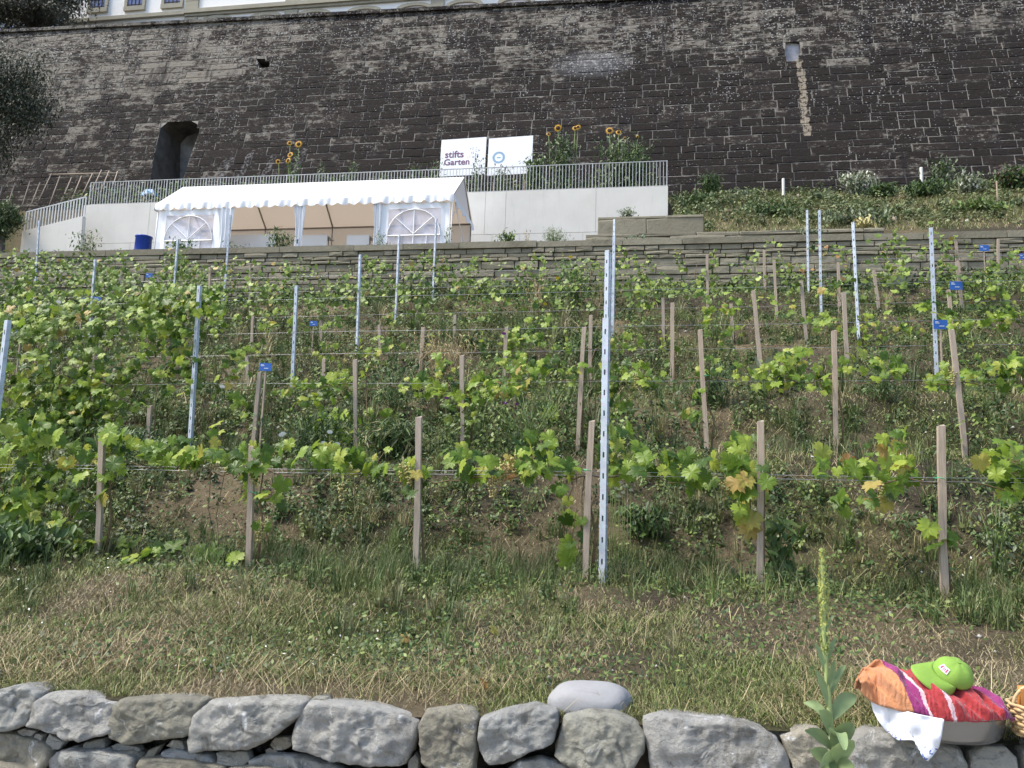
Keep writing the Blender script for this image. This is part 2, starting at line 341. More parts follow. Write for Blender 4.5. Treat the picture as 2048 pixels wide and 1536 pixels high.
big = thing("retaining_wall", "tall battered retaining wall of dark crusted sandstone blocks below the white building", "wall", (0, 33, WZ0))
# mortar sheet with the openings cut
import bmesh
bm = bmesh.new()
outer = [(-42, -3), (18, -3), (18, wtop(18)), (-42, wtop(-42))]
es = []
for poly in (outer, niche, putlog, patch):
    vs_ = [bm.verts.new(tuple(wp(s, t)-WO)) for s, t in poly]
    for i in range(len(vs_)): es.append(bm.edges.new((vs_[i], vs_[(i+1) % len(vs_)])))
bmesh.ops.triangle_fill(bm, use_beauty=True, use_dissolve=False, edges=es, normal=Vector(tuple(WN)))
me = bpy.data.meshes.new("mortar_bed"); bm.to_mesh(me); bm.free(); me.materials.append(M_bwm)
link("mortar_bed", me, big)
def tunnel(poly, depth, mat_side, mat_back, name):
    mb = MB(); n = len(poly); A = [wp(s, t) for s, t in poly]; B = [p+np.array([0, depth+ .0, 0]) for p in A]
    yb = max(p[1] for p in A)+depth; B = [np.array([p[0], yb, p[2]]) for p in A]
    mb.add(A+B, [(i, (i+1) % n, n+(i+1) % n, n+i) for i in range(n)], mi=0); mb.add(B, [tuple(range(n))], mi=1)
    return mb.build(name, [mat_side, mat_back], big, base=WO)
M_nich = simple("niche_stone", (.10, .09, .08), .95, var=.5, scale=2, bmp=.5, bscale=8)
M_nichb = simple("limewashed_niche_back", (.22, .22, .22), .9, var=.6, scale=1.2)
tunnel(niche, 1.6, M_nich, M_nichb, "arched_niche"); tunnel(putlog, .9, M_nich, M_nich, "square_hole")
tunnel(patch, -.0+.12, M_nich, simple("pale_plaster_patch", (.40, .40, .43), .9, var=.3, scale=3), "plaster_patch")
def blockmesh(k, r_):
    """unit block: bevelled slab with an uneven face, x,z in [-.5,.5], y outward 0..1"""
    a_ = .5; j = lambda q: r_.uniform(-q, q)
    ring0 = [(-a_, 0, -a_), (a_, 0, -a_), (a_, 0, a_), (-a_, 0, a_)]
    ring1 = [(-a_+j(.01), .75, -a_+j(.05)), (j(.3), .75, -a_+j(.07)), (a_+j(.012), .75, -a_+j(.05)), (a_, .75, j(.3)), (a_+j(.012), .75, a_+j(.05)), (j(.3), .75, a_+j(.07)), (-a_+j(.012), .75, a_+j(.05)), (-a_, .75, j(.3))]
    ring2 = [(x*.965, 1+j(.15), z*.88) for x, y, z in ring1]
    V = ring0+ring1+ring2+[(j(.2), 1.15, j(.1))]
    Fs = []
    m8 = lambda b, i: b+i % 8
    conn = {0: (0, 0), 1: (0, 1), 2: (1, 1)}
    base = [0, None, 1, None, 2, None, 3, None]
    for i in range(0, 8, 2):
        b0 = base[i]; b1 = base[(i+2) % 8]
        Fs += [(b0, m8(4, i+1), m8(4, i)), (b0, b1, m8(4, i+1)), (b1, m8(4, i+2), m8(4, i+1))]
    for i in range(8): Fs.append((m8(4, i), m8(4, i+1), m8(12, i+1), m8(12, i)))
    for i in range(8): Fs.append((m8(12, i), m8(12, i+1), 20))
    return V, Fs
EDGE = [1.]*12+[.55]*8+[0.]
r_ = random.Random(5)
units = [blockmesh(k, r_) for k in range(10)]
def wall_blocks(parent, origin, U, Nn, specs, mat, name, limit, rr, score):
    """specs: list of (s, t, w, h, out); Nn outward normal; first LIMIT by score as single parts, the rest joined"""
    ms = [mesh(name, [(v[0], -v[1], v[2]) for v in V], [f[::-1] for f in Fs], mat, cols=np.array(EDGE)[:, None]*np.ones(3)) for V, Fs in units]
    MW = Matrix(((1, 0, 0), (0, -Nn[1], U[1]), (0, -Nn[2], U[2]))).to_4x4()
    specs = sorted(specs, key=score, reverse=True); J = MB()
    for i, (s, t, w_, h_, d_) in enumerate(specs):
        loc = np.array([s, 0, 0])+U*t; rot = rr.uniform(-.006, .006)
        T = Matrix.Translation(tuple(loc)) @ MW @ Matrix.Rotation(rot, 4, 'Y') @ Matrix.Diagonal((w_, d_, h_, 1)); k = rr.randrange(len(units))
        if i < limit: link(name, ms[k], parent, mat=T)
        else:
            V, Fs = units[k]; J.add([T @ Vector((v[0], -v[1], v[2])) for v in V], [f[::-1] for f in Fs]); J.C[-21:] = [(e_, e_, e_) for e_ in EDGE]
    if J.V:
        q = J.build(name+"_courses", mat, parent, color=True); q['kind'] = 'stuff'
specs = []; t = -.9; rr = random.Random(9)
while t < 13.5:
    h = rr.choice((.34, .38, .42, .46)); s = -40+rr.uniform(0, 1)
    while s < 17:
        wd = rr.uniform(.55, 1.0) if rr.random() < .45 else rr.uniform(1.0, 1.75)
        tt = t+h/2; segs = [(s, s+wd)]
        for pl in (niche, putlog, patch):
            iv = interval(pl, tt)
            if iv:
                out = []
                for a0, b0 in segs:
                    if b0 < iv[0] or a0 > iv[1]: out.append((a0, b0))
                    else:
                        if iv[0]-a0 > .12: out.append((a0, iv[0]))
                        if b0-iv[1] > .12: out.append((iv[1], b0))
                segs = out
        for a0, b0 in segs:
            if t+h < wtop((a0+b0)/2)-.02:
                g = rr.uniform(.026, .05)
                if rr.random() < .06 and h > .4:      # two thin blocks in one course
                    specs += [((a0+b0)/2, t+h*.27, b0-a0-g, h/2-.03, .02), ((a0+b0)/2, t+h*.76, b0-a0-g, h/2-.03, .018)]
                else: specs.append(((a0+b0)/2, tt, b0-a0-g, h-rr.uniform(.022, .045), rr.uniform(.012, .035)))
            elif t+.12 < wtop((a0+b0)/2)-.02:
                hh = wtop((a0+b0)/2)-.02-t; specs.append(((a0+b0)/2, t+hh/2, b0-a0-.04, hh-.03, .03))
        s += wd
    t += h
def sc_big(q):
    p = wp(q[0], q[1]); px, py = proj(p); vis = 20 < px < 2030 and 20 < py < 350
    return (q[2]*q[3]/p[1]**2)*(1 if vis else .001)
wall_blocks(big, WO, WU, WN, specs, M_bw, "stone_block", 300, rr, sc_big)
# coping along the top
s = -42
while s < 18:
    mb = MB(); L = 1.6; p0 = wp(s, wtop(s)); p1 = wp(s+L-.02, wtop(s+L))
    V = [p0+(0, -.16, 0), p1+(0, -.16, 0), p1+(0, .9, 0), p0+(0, .9, 0)]; V = V+[v+np.array([0, 0, .17]) for v in V]
    mb.add(V, [(3, 2, 1, 0), (4, 5, 6, 7), (0, 1, 5, 4), (1, 2, 6, 5), (2, 3, 7, 6), (3, 0, 4, 7)]); mb.build("coping_stone", M_bw, big, base=WO); s += L

# ------------------------------------------------------------------ white building above
FY = 44.0
bx = at(700, 10, FY)
bld = thing("building", "white plastered building with sandstone trim and arched windows above the dark wall", "building", (0, FY, 22.9))
def bpart(name, mat, boxes, parent=bld):
    mb = MB()
    for b in boxes: mb.box(*b)
    return mb.build(name, mat, parent, base=(0, FY, 22.9))
x0 = at(130, 20, FY)[0]; x1 = 14
bpart("wall", M_plaster, [(x0, x1, FY, FY+12, 22.9, 38)])
zb = at(372, 31, FY)[2]
xa = at(372, 28, FY)[0]
bpart("cornice", M_trim, [(xa, x1, FY-.28, FY-.002, zb, zb+.26)]); bpart("cornice_fillet", M_trim, [(xa, x1, FY-.16, FY-.003, zb-.16, zb-.002)])
za = at(250, 40, FY)[2]
bpart("string_course", M_trim, [(x0, xa-.02, FY-.22, FY-.002, za-.02, za+.22)])
def pil(pa, pb, ztop=37.9):
    xa_, xb_ = at(pa, 20, FY)[0], at(pb, 20, FY)[0]; z = 22.95
    while z < zb-.3: bpart("quoin", M_trim, [(xa_, xb_, FY-.12, FY-.004, z, min(z+.52, zb-.17))]); z += .55
    z = zb+.36
    while z < 33: bpart("quoin", M_trim, [(xa_, xb_, FY-.12, FY-.004, z, z+.52)]); z += .55
pil(372, 397); pil(571, 597); pil(862, 888); pil(1160, 1186)
M_glass = simple("window_glass", (.10, .14, .30), .15, var=.3, scale=2, spec=.8); M_blind = simple("white_blind", (.78, .72, .70), .7, var=.05)
def arched(pc, py):
    c = at(pc, py, FY); wd = .92; z1 = c[2]; z0 = z1-2.4
    f = MB(); arc = [(math.cos(u)*1.0, math.sin(u)*.28) for u in np.linspace(math.pi, 0, 9)]
    outr = [(c[0]+x*(wd+.17), z1-.28+z*1.1) for x, z in arc]; inr = [(c[0]+x*wd, z1-.44+z*1.0) for x, z in arc]
    outr = [(outr[0][0], z0)]+outr+[(outr[-1][0], z0)]; inr = [(inr[0][0], z0)]+inr+[(inr[-1][0], z0)]
    n = len(outr); V = [(x, FY-.14, z) for x, z in outr]+[(x, FY-.14, z) for x, z in inr]+[(x, FY-.004, z) for x, z in outr]+[(x, FY-.004, z) for x, z in inr]
    Fs = []
    for i in range(n-1): Fs += [(i, n+i, n+i+1, i+1), (2*n+i, i, i+1, 2*n+i+1), (n+i, 3*n+i, 3*n+i+1, n+i+1)]
    f.add(V, Fs); fr = f.build("window", M_trim, bld, base=(0, FY, 22.9))
    g = MB(); g.add([(x, FY-.03, z) for x, z in inr], [tuple(range(n))]); pn = g.build("pane", M_blind, fr, base=(0, FY, 22.9))
for pc, py in ((436, 33), (534, 27), (630, 21), (730, 15), (830, 8), (930, 1), (1033, -5), (1138, -12)): arched(pc, py)
def rectwin(pl, pr, pb):
    a0, b0 = at(pl, pb, FY), at(pr, pb, FY); z0 = b0[2]; X0, X1 = a0[0], b0[0]; e_ = .2
    f = MB(); f.box(X0-e_, X1+e_, FY-.16, FY-.005, z0-e_-.1, z0-.0); f.box(X0-e_, X0, FY-.12, FY-.006, z0+.002, z0+2.1); f.box(X1, X1+e_, FY-.12, FY-.006, z0+.002, z0+2.1); f.box(X0-e_, X1+e_, FY-.13, FY-.005, z0+2.102, z0+2.4)
    fr = f.build("window", M_trim, bld, base=(0, FY, 22.9))
    g = MB(); g.box(X0, X1, FY-.04, FY-.008, z0, z0+2.1); g.build("pane", M_glass, fr, base=(0, FY, 22.9))
    g = MB()
    for k in range(1, 4): xx = X0+(X1-X0)*k/4; g.box(xx-.02, xx+.02, FY-.075, FY-.045, z0, z0+2.1)
    for k in range(0, 4): zz = z0+.12+k*.5; g.box(X0, X1, FY-.11, FY-.08, zz-.02, zz+.02)
    g.build("window_bar", M_dirt, fr, base=(0, FY, 22.9))
for q in ((182, 211, 17), (256, 286, 13), (330, 362, 8)): rectwin(*q)

# ------------------------------------------------------------------ pale concrete terrace wall with railings
CY = 28.0; ZC = 11.1; XL, XR = at(168, 408, CY)[0], at(1336, 373, CY)[0]
conc = thing("concrete_wall", "pale concrete terrace wall in smooth formwork panels behind the white tent", "wall", ((XL+XR)/2, CY, 7.0))
cb = ((XL+XR)/2, CY, 7.0)
mb = MB(); mb.box(XL+.01, XR-.01, CY+.02, CY+.24, 6.8, ZC-.02); mb.build("core", M_concrete, conc, base=cb)
xs = [XL, XL+2.9, XL+5.4, XL+8.1, XL+10.8, XL+13.5, XL+16.2]+[at(p, 400, CY)[0] for p in (1012, 1192)]+[XR]
for a0, b0 in zip(xs, xs[1:]):
    mb = MB(); mb.box(a0+.006, b0-.006, CY, CY+.015, 9.51, ZC); mb.build("panel", M_concrete, conc, base=cb)
xs = [XL, XL+2.2, XL+4.8, XL+7.5, XL+10.2, XL+12.9, XL+15.6]+[at(p, 450, CY)[0] for p in (985, 1040, 1166)]+[XR]
for a0, b0 in zip(xs, xs[1:]):
    mb = MB(); mb.box(a0+.006, b0-.006, CY, CY+.015, 6.9, 9.495); mb.build("panel", M_concrete, conc, base=cb)
mb = MB(); mb.box(XR-.006, XR, CY+.001, CY+.26, 6.9, ZC-.001); mb.build("end_face", M_concrete, conc, base=cb)
rail = thing("railing", "galvanised vertical-bar railing along the top of the concrete wall", "railing", ((XL+XR)/2, CY+.12, ZC))
zr = ZC+.96; rb = ((XL+XR)/2, CY+.12, ZC)
mb = MB(); mb.box(XL+.12, XR-.02, CY+.10, CY+.145, zr, zr+.02); mb.build("top_rail", M_rail, rail, base=rb)
mb = MB(); mb.box(XL+.12, XR-.02, CY+.105, CY+.14, ZC+.05, ZC+.065); mb.build("bottom_rail", M_rail, rail, base=rb)
bar = MB(); bar.box(-.009, .009, -.015, .015, .067, .958); bmz = mesh("bar", bar.V, bar.F, M_rail)
pst = MB(); pst.box(-.014, .014, -.025, .025, 0, .958); pmz = mesh("post", pst.V, pst.F, M_rail)
n = 190
for i in range(n+1):
    x = XL+.13+(XR-XL-.17)*i/n
    if i % 14 == 0 or i == n: link("rail_post", pmz, rail, loc=(x-rb[0], 0, 0))
    else: link("bar", bmz, rail, loc=(x-rb[0], 0, 0))
# stair: parapet, railing, steps (left)
SY = 27.2
A = at(45, 462, SY); B = at(165, 432, SY); C = at(165, 505, SY)
st = thing("stair_parapet", "sloping pale concrete stair parapet at the left end of the terrace wall", "parapet", tuple(C))
mb = MB(); mb.add([(A[0], SY, 6.9), (C[0], SY, 6.9), (B[0], SY, B[2]), (A[0], SY, A[2]), (A[0], SY+.2, 6.9), (C[0], SY+.2, 6.9), (B[0], SY+.2, B[2]), (A[0], SY+.2, A[2])],
    [(0, 1, 2, 3), (7, 6, 5, 4), (3, 2, 6, 7), (1, 5, 6, 2), (0, 3, 7, 4)]); mb.build("parapet_slab", M_concrete, st, base=C)
sr = thing("stair_railing", "short sloping galvanised railing on the stair parapet at far left", "railing", tuple(B))
h1 = at(165, 393, SY)[2]-B[2]
mb = MB(); up_ = np.array([0, 0, h1]); o_ = np.array([0, .1, 0])
def slab(mb, p, q, t0, t1, d=.02): mb.add([p+(0, -d, t0), q+(0, -d, t0), q+(0, -d, t1), p+(0, -d, t1), p+(0, d, t0), q+(0, d, t0), q+(0, d, t1), p+(0, d, t1)], [(0, 1, 2, 3), (7, 6, 5, 4), (3, 2, 6, 7), (0, 4, 5, 1), (0, 3, 7, 4), (1, 5, 6, 2)])
slab(mb, A+o_+up_, B+o_+up_, 0, .04); mb.build("top_rail", M_rail, sr, base=B)
for i in range(21):
    p = A+(B-A)*i/20+o_; mb = MB(); mb.box(p[0]-.02, p[0]+.02, p[1]-.018, p[1]+.018, p[2]-.02, p[2]+h1-.002); mb.build("bar", M_rail, sr, base=B)
stp = thing("stone_steps", "small flight of pale concrete steps left of the stair parapet", "steps", tuple(at(20, 500, 26.6)))
q = at(45, 503, 26.6)
for k in range(5):
    mb = MB(); mb.box(q[0]-.55*1-.0-k*.0-1.6+k*.32, q[0]-.02, 26.4+k*.0+.002*k, 27.15, 6.9+k*.16, 6.9+(k+1)*.16-.002); mb.build("step", M_concrete, stp, base=at(20, 500, 26.6))

# ------------------------------------------------------------------ sandstone terrace wall
def masonry(name, label, xa_, xb_, Y, z0, z1, hs, wr, mat, limit, seed, topslab=None, topw=(1.2, 2.4)):
    """coursed wall: joint sheet, stones proud of it, cap course of long slabs"""
    rr = random.Random(seed); base = ((xa_+xb_)/2, Y, z0); U = np.array([0, 0, 1.]); Nn = np.array([0, -1., 0])
    th = thing(name, label, "wall", base); mb = MB(); mb.box(xa_, xb_, Y, Y+.35, z0-.3, z1-.03); mb.build("joint_bed", M_sandj, th, base=base)
    sp = []; z = z0-.1; top = z1-(topslab or 0)
    while z < top-.03:
        h = min(rr.choice(hs), top-z); h = top-z if top-z-h < .06 else h; x = xa_
        while x < xb_-.05:
            wd = min(rr.uniform(*wr), xb_-x); wd = xb_-x if xb_-x-wd < .12 else wd
            sp.append((x+wd/2-base[0], z+h/2-z0, wd-.018, h-.016, rr.uniform(.04, .09))); x += wd
        z += h
    if topslab:
        x = xa_
        while x < xb_-.05:
            wd = min(rr.uniform(*topw), xb_-x); wd = xb_-x if xb_-x-wd < .3 else wd
            mb = MB(); mb.box(x+.008, x+wd-.008, Y-.10+rr.uniform(-.015, .015), Y+.38, z1-topslab+.004, z1+rr.uniform(-.012, .012)); q = mb.build("cap_slab", mat, th, base=base); x += wd
    def score(q):
        px, py = proj((q[0]+base[0], Y, q[1]+z0)); return q[2]*q[3]*(1 if -10 < px < 2058 and q[1]+z0 > z1-1.15 else .01)
    wall_blocks(th, base, U, Nn, sp, mat, "stone_block", limit-(30 if topslab else 0), rr, score); return th
masonry("terrace_wall", "low wall of green-grey sandstone blocks between the vineyard and the tent terrace", -22.5, 12.5, 21.5, 5.2, 7.05, (.08, .11, .14, .18, .22), (.25, .95), M_sand, 300, 21, .17)
masonry("block_wall", "short low wall of large squared sandstone blocks right of the concrete wall, lower tier", at(1172, 470, 22.7)[0], at(1768, 470, 22.7)[0], 22.7, 7.0, 7.62, (.6, .62), (.9, 1.7), M_sand, 60, 22, None)
masonry("block_wall", "two large squared sandstone blocks stepping up beside the concrete wall end", at(1196, 440, 23.1)[0], at(1408, 440, 23.1)[0], 23.1, 7.0, 8.27, (.62, .64), (1.3, 2.0), M_sand, 60, 23, None)
q0 = at(1772, 470, 22.0); q1 = at(2060, 465, 22.0)
masonry("kerb_wall", "mortared edge course of flat sandstone at the right end of the terrace", q0[0], q1[0], 22.0, 7.0, 7.16, (.1, .09), (.5, 1.0), M_sand, 60, 24, None)

# ------------------------------------------------------------------ white party tent
TF, TB = 24.3, 27.0; ZE = 9.57; ZR = 10.72; ZT = 7.03
TX = [at(318, 400, TF)[0], at(458, 400, TF)[0], at(603, 400, TF)[0], at(757, 400, TF)[0], at(905, 390, TF)[0]]
tb = ((TX[0]+TX[4])/2, TF, ZT)
tent = thing("party_tent", "white party tent with scalloped valance and arched plastic windows on the terrace", "tent", tb)
YM = (TF+TB)/2
def sheet(name, P, mat, nu=12, nv=6, wob=.02, seed=0, thick=.0):
    P = [np.array(p, float) for p in P]; V = []; Fs = []
    nrm = np.cross(P[1]-P[0], P[3]-P[0]); nrm = nrm/np.linalg.norm(nrm)
    for j in range(nv+1):
        for i in range(nu+1):
            u, v = i/nu, j/nv; p = (P[0]*(1-u)+P[1]*u)*(1-v)+(P[3]*(1-u)+P[2]*u)*v
            e_ = min(1, 4*min(u, 1-u))*min(1, 4*min(v, 1-v)) if wob < .05 else 1
            V.append(p+nrm*wob*2*(float(fbm(p[0]*1.5+p[1], p[2]*1.5+p[1], seed, 3))-.5)*e_)
    for j in range(nv):
        for i in range(nu): b = j*(nu+1)+i; Fs.append((b, b+1, b+nu+2, b+nu+1))
    return link(name, mesh(name, np.array(V)-np.array(tb), Fs, mat, True), tent)
x0, x4 = TX[0], TX[4]
m_roof = bpy.data.materials.new("white_tent_roof"); t, p, o = nodes(m_roof)
g = N(t, "ShaderNodeNewGeometry"); P = g.outputs['Position']
cc = mixc(t, nz(t, P, 1.2, 4), (.80, .81, .83), (.86, .87, .88)); t.links.new(cc, p.inputs['Base Color']); p.inputs['Roughness'].default_value = .45
tr = N(t, "ShaderNodeBsdfTranslucent"); tr.inputs[0].default_value = (.78, .62, .47, 1); mx = N(t, "ShaderNodeMixShader"); mx.inputs[0].default_value = .26
t.links.new(p.outputs[0], mx.inputs[1]); t.links.new(tr.outputs[0], mx.inputs[2]); t.links.new(mx.outputs[0], o.inputs[0])
sheet("roof", [(x0-.05, TF-.06, ZE), (x4+.05, TF-.06, ZE), (x4+.03, YM, ZR), (x0-.03, YM, ZR)], m_roof, 40, 8, .03, 3)
sheet("roof", [(x4+.05, TB+.06, ZE), (x0-.05, TB+.06, ZE), (x0-.03, YM, ZR), (x4+.03, YM, ZR)], m_roof, 40, 8, .03, 4)
def gable(x, name="gable"):
    mb = MB(); mb.add([(x, TF, ZE), (x, YM, ZR-.01), (x, TB, ZE)], [(0, 1, 2)]); mb.build(name, m_roof, tent, base=tb)
gable(x0); gable(x4)
def valance(p, q):
    L = np.linalg.norm(np.array(q)-np.array(p)); n_ = int(L/.045); V = []; Fs = []; d_ = (np.array(q)-np.array(p))/L; nr = np.array([d_[1], -d_[0], 0])
    for i in range(n_+1):
        s_ = L*i/n_; c_ = np.array(p)+d_*s_; dz = .17+.085*abs(math.sin(math.pi*s_/.36))**.8; wv = .02*math.sin(s_*9)+.015*math.sin(s_*23)
        V += [c_, c_+nr*(wv+.015)-np.array([0, 0, dz*.5]), c_+nr*(wv*1.6+.02)-np.array([0, 0, dz])]
    for i in range(n_): b = i*3; Fs += [(b+1, b+4, b+3, b), (b+2, b+5, b+4, b+1)]
    link("valance", mesh("valance", np.array(V)-np.array(tb), Fs, M_pvc, True), tent)
valance((x0-.06, TF-.07, ZE+.005), (x4+.06, TF-.07, ZE+.005)); valance((x4+.06, TF-.06, ZE), (x4+.06, TB+.06, ZE)); valance((x0-.06, TB+.06, ZE), (x0-.06, TF-.06, ZE))
# frame
for X_ in TX:
    for Y_ in (TF+.02, TB-.02):
        mb = MB(); mb.tube([(X_, Y_, ZT-.05), (X_, Y_, ZE)], .024, 8); mb.build("leg", M_pole if Y_ > 25 else simple("white_steel", (.7, .7, .7), .4), tent, True, tb)
    for Y_ in (TF, TB):
        mb = MB(); mb.tube([(X_, Y_, ZE-.03), (X_, YM, ZR-.04)], .03, 6); mb.build("rafter", M_pole, tent, True, tb)
for Y_, Z_ in ((TF, ZE-.02), (TB, ZE-.02), (YM, ZR-.04)):
    mb = MB(); mb.tube([(x0, Y_, Z_), (x4, Y_, Z_)], .03, 6); mb.build("purlin", M_pole, tent, True, tb)
# back wall
for a0, b0 in zip(TX, TX[1:]): sheet("back_panel", [(a0+.01, TB+.03, ZT), (b0-.01, TB+.03, ZT), (b0-.01, TB+.03, ZE-.04), (a0+.01, TB+.03, ZE-.04)], m_roof, 10, 8, .03, int(a0*10) % 20)
def m_clear():
    m = bpy.data.materials.new("clear_window_plastic"); t, p, o = nodes(m)
    p.inputs['Base Color'].default_value = (.72, .72, .82, 1); p.inputs['Roughness'].default_value = .25
    tb_ = N(t, "ShaderNodeBsdfTransparent"); mx = N(t, "ShaderNodeMixShader")
    t.links.new(ramp(t, nz(t, wpos(t), 1.6, 4, .6, 1), [(.3, (.35, .35, .35)), (.7, (.75, .75, .75))]), mx.inputs[0])
    t.links.new(p.outputs[0], mx.inputs[2]); t.links.new(tb_.outputs[0], mx.inputs[1]); t.links.new(mx.outputs[0], o.inputs[0]); return m
M_clear = m_clear()
def window_panel(a0, b0, open_l, open_r, skew=0.):
    """side wall with an arched plastic window: frame sheet with a hole, pane, mullions"""
    z0, z1 = ZT+.02, ZE-.22; y = TF-.02; wx0, wx1 = a0+(b0-a0)*open_l, a0+(b0-a0)*open_r; wz0, wz1 = ZT+.35, ZE-.42
    cx, R_ = (wx0+wx1)/2, (wx1-wx0)/2
    mb = MB(); xs = list(np.linspace(a0, b0, 17)); xs = sorted(xs+[wx0, wx1])
    def yw(x, z): return y-.035*math.sin(x*7+z*.8)*(1 if not wx0-.02 < x < wx1+.02 else .3)
    zs = [z0, wz0, (wz0+wz1)/2, wz1, z1]
    for i in range(len(xs)-1):
        for j in range(4):
            if xs[i] >= wx0-1e-6 and xs[i+1] <= wx1+1e-6 and j in (1, 2): continue
            if xs[i+1]-xs[i] < 1e-5: continue
            Q = [(xs[i], zs[j]), (xs[i+1], zs[j]), (xs[i+1], zs[j+1]), (xs[i], zs[j+1])]; mb.add([(x, yw(x, z), z) for x, z in Q], [(0, 1, 2, 3)])
    sw = mb.build("side_panel", M_pvc, tent, True, tb)
    g = MB(); g.add([(wx0, y+.01, wz0), (wx1, y+.01, wz0), (wx1, y+.01, wz1), (wx0, y+.01, wz1)], [(0, 1, 2, 3)]); g.build("window_pane", M_clear, sw, base=tb)
    g = MB(); zm = wz0+(wz1-wz0)*.50
    arc = [(cx+R_*math.cos(u), y-.02, zm+(wz1-zm)*.97*math.sin(u)) for u in np.linspace(0, math.pi, 15)]
    g.tube(arc, .022, 4); g.tube([(wx0, y-.02, zm), (wx1, y-.02, zm)], .022, 4)
    for k in (.25, .5): g.tube([(wx0, y-.02, wz0+(zm-wz0)*k*1.3), (wx1, y-.02, wz0+(zm-wz0)*k*1.3)], .018, 4)
    g.tube([(cx, y-.02, wz0), (cx, y-.02, wz1)], .02, 4)
    for sgn in (-1, 1):
        g.tube([(cx+sgn*R_*.5, y-.02, wz0), (cx+sgn*R_*.5, y-.02, zm)], .018, 4)
        g.tube([(cx, y-.021, zm+.05), (cx+sgn*R_*.72, y-.021, zm+(wz1-zm)*.68)], .018, 4)
    g.build("window_tracery", M_pvc, sw, base=tb)
window_panel(TX[0]+.03, TX[1]-.05, .13, .83); window_panel(TX[3]-.02, TX[4]-.05, .16, .88)
def drape(x, w_, name="tied_curtain"):
    V = []; Fs = []; nu, nv = 14, 14
    for j in range(nv+1):
        v = j/nv; ww = w_*(1-.35*math.sin(v*math.pi)); z = ZE-.2-(ZE-.2-ZT)*v
        for i in range(nu+1): u = i/nu-.5; V.append((x+u*ww+.03*math.sin(v*5), TF-.05-.045*math.cos(u*24+v*2), z))
    for j in range(nv):
        for i in range(nu): b = j*(nu+1)+i; Fs.append((b, b+nu+1, b+nu+2, b+1))
    link(name, mesh(name, np.array(V)-np.array(tb), Fs, M_pvc, True), tent)
drape(TX[1]-.02, .62); drape(TX[2], .42); drape(TX[3]+.0, .3)
mb = MB(); mb.tube([(x4, TF+.35, ZE-.1), (x4-.02+.35, TB-.8, ZT)], .014, 5); mb.tube([(x4+.0, TF+.9, ZE-.05), (x4, TF+.05, ZE-.7)], .014, 5); mb.build("guy_strap", M_pvc, tent, True, tb)
def pbx(px, py, Y): return at(px, py, Y)
for k, (pa, pb) in enumerate(((466, 560), (612, 662), (700, 745))):
    a0, b0 = at(pa, 476, 25.6), at(pb, 476, 25.6); tt = thing("folding_table", ["white folding table with cloth in the left open bay of the tent", "white folding table with cloth in the middle of the tent", "white folding table with cloth near the right window of the tent"][k], "table", ((a0[0]+b0[0])/2, 25.6, ZT))
    mb = MB(); mb.box(a0[0], b0[0], 25.3, 25.9, a0[2]-.03, a0[2]); mb.build("tabletop", M_pvc, tt, base=tt.location)
    mb = MB(); mb.box(a0[0]+.005, b0[0]-.005, 25.302, 25.312, a0[2]-.5, a0[2]-.032); mb.build("cloth_front", M_pvc, tt, base=tt.location)
    for sx in (a0[0]+.08, b0[0]-.08):
        mb = MB(); mb.tube([(sx, 25.6, ZT), (sx, 25.6, a0[2]-.03)], .02, 6); mb.build("leg", M_pole, tt, base=tt.location)

# blue barrel
p = at(286, 494, 25.4); bar_ = thing("blue_barrel", "blue plastic tub standing upside down against the concrete wall left of the tent", "tub", (p[0], 25.4, ZT))
def lathe(prof, n=32, sx=1., sy=1.): 
    V = [(r*math.cos(2*math.pi*k/n)*sx, r*math.sin(2*math.pi*k/n)*sy, z) for r, z in prof for k in range(n)]
    Fs = [(i*n+k, i*n+(k+1) % n, (i+1)*n+(k+1) % n, (i+1)*n+k) for i in range(len(prof)-1) for k in range(n)]
    return V, Fs
zt_ = at(286, 473, 25.4)[2]-ZT
M_blue = simple("blue_plastic", (.02, .07, .42), .35, var=.1)
V, Fs = lathe([(.36, 0), (.36, .04), (.31, .06), (.27, zt_-.06), (.29, zt_-.05), (.29, zt_-.01), (.25, zt_), (0.001, zt_)], 28); link("tub_body", mesh("tub_body", V, Fs, M_blue, True), bar_)
V, Fs = lathe([(.37, .05), (.385, .08), (.37, .11)], 28); link("rim", mesh("rim", V, Fs, M_blue, True), bar_)

# ------------------------------------------------------------------ banners
def textobj(body, size, mat, parent, M_, name="lettering", off=.0):
    cu = bpy.data.curves.new(name, 'FONT'); cu.body = body; cu.size = size; cu.offset = off; cu.extrude = .002; cu.align_x = 'LEFT'
    tmp = bpy.data.objects.new("tmp", cu); COL.objects.link(tmp); dg = bpy.context.evaluated_depsgraph_get()
    me_ = bpy.data.meshes.new_from_object(tmp.evaluated_get(dg)); bpy.data.objects.remove(tmp); bpy.data.curves.remove(cu)
    me_.materials.clear(); me_.materials.append(mat); me_.name = name; return link(name, me_, parent, mat=M_)
BY = 29.6
M_ban = simple("banner_white", (.82, .83, .85), .5, var=.02); M_purple = simple("purple_print", (.16, .06, .13), .6, var=.05); M_lblue = simple("light_blue_print", (.28, .45, .62), .6, var=.1); M_gr = simple("grey_print", (.35, .37, .38), .6, var=.1)
FLIP = Matrix(((1, 0, 0), (0, 0, -1), (0, 1, 0))).to_4x4()
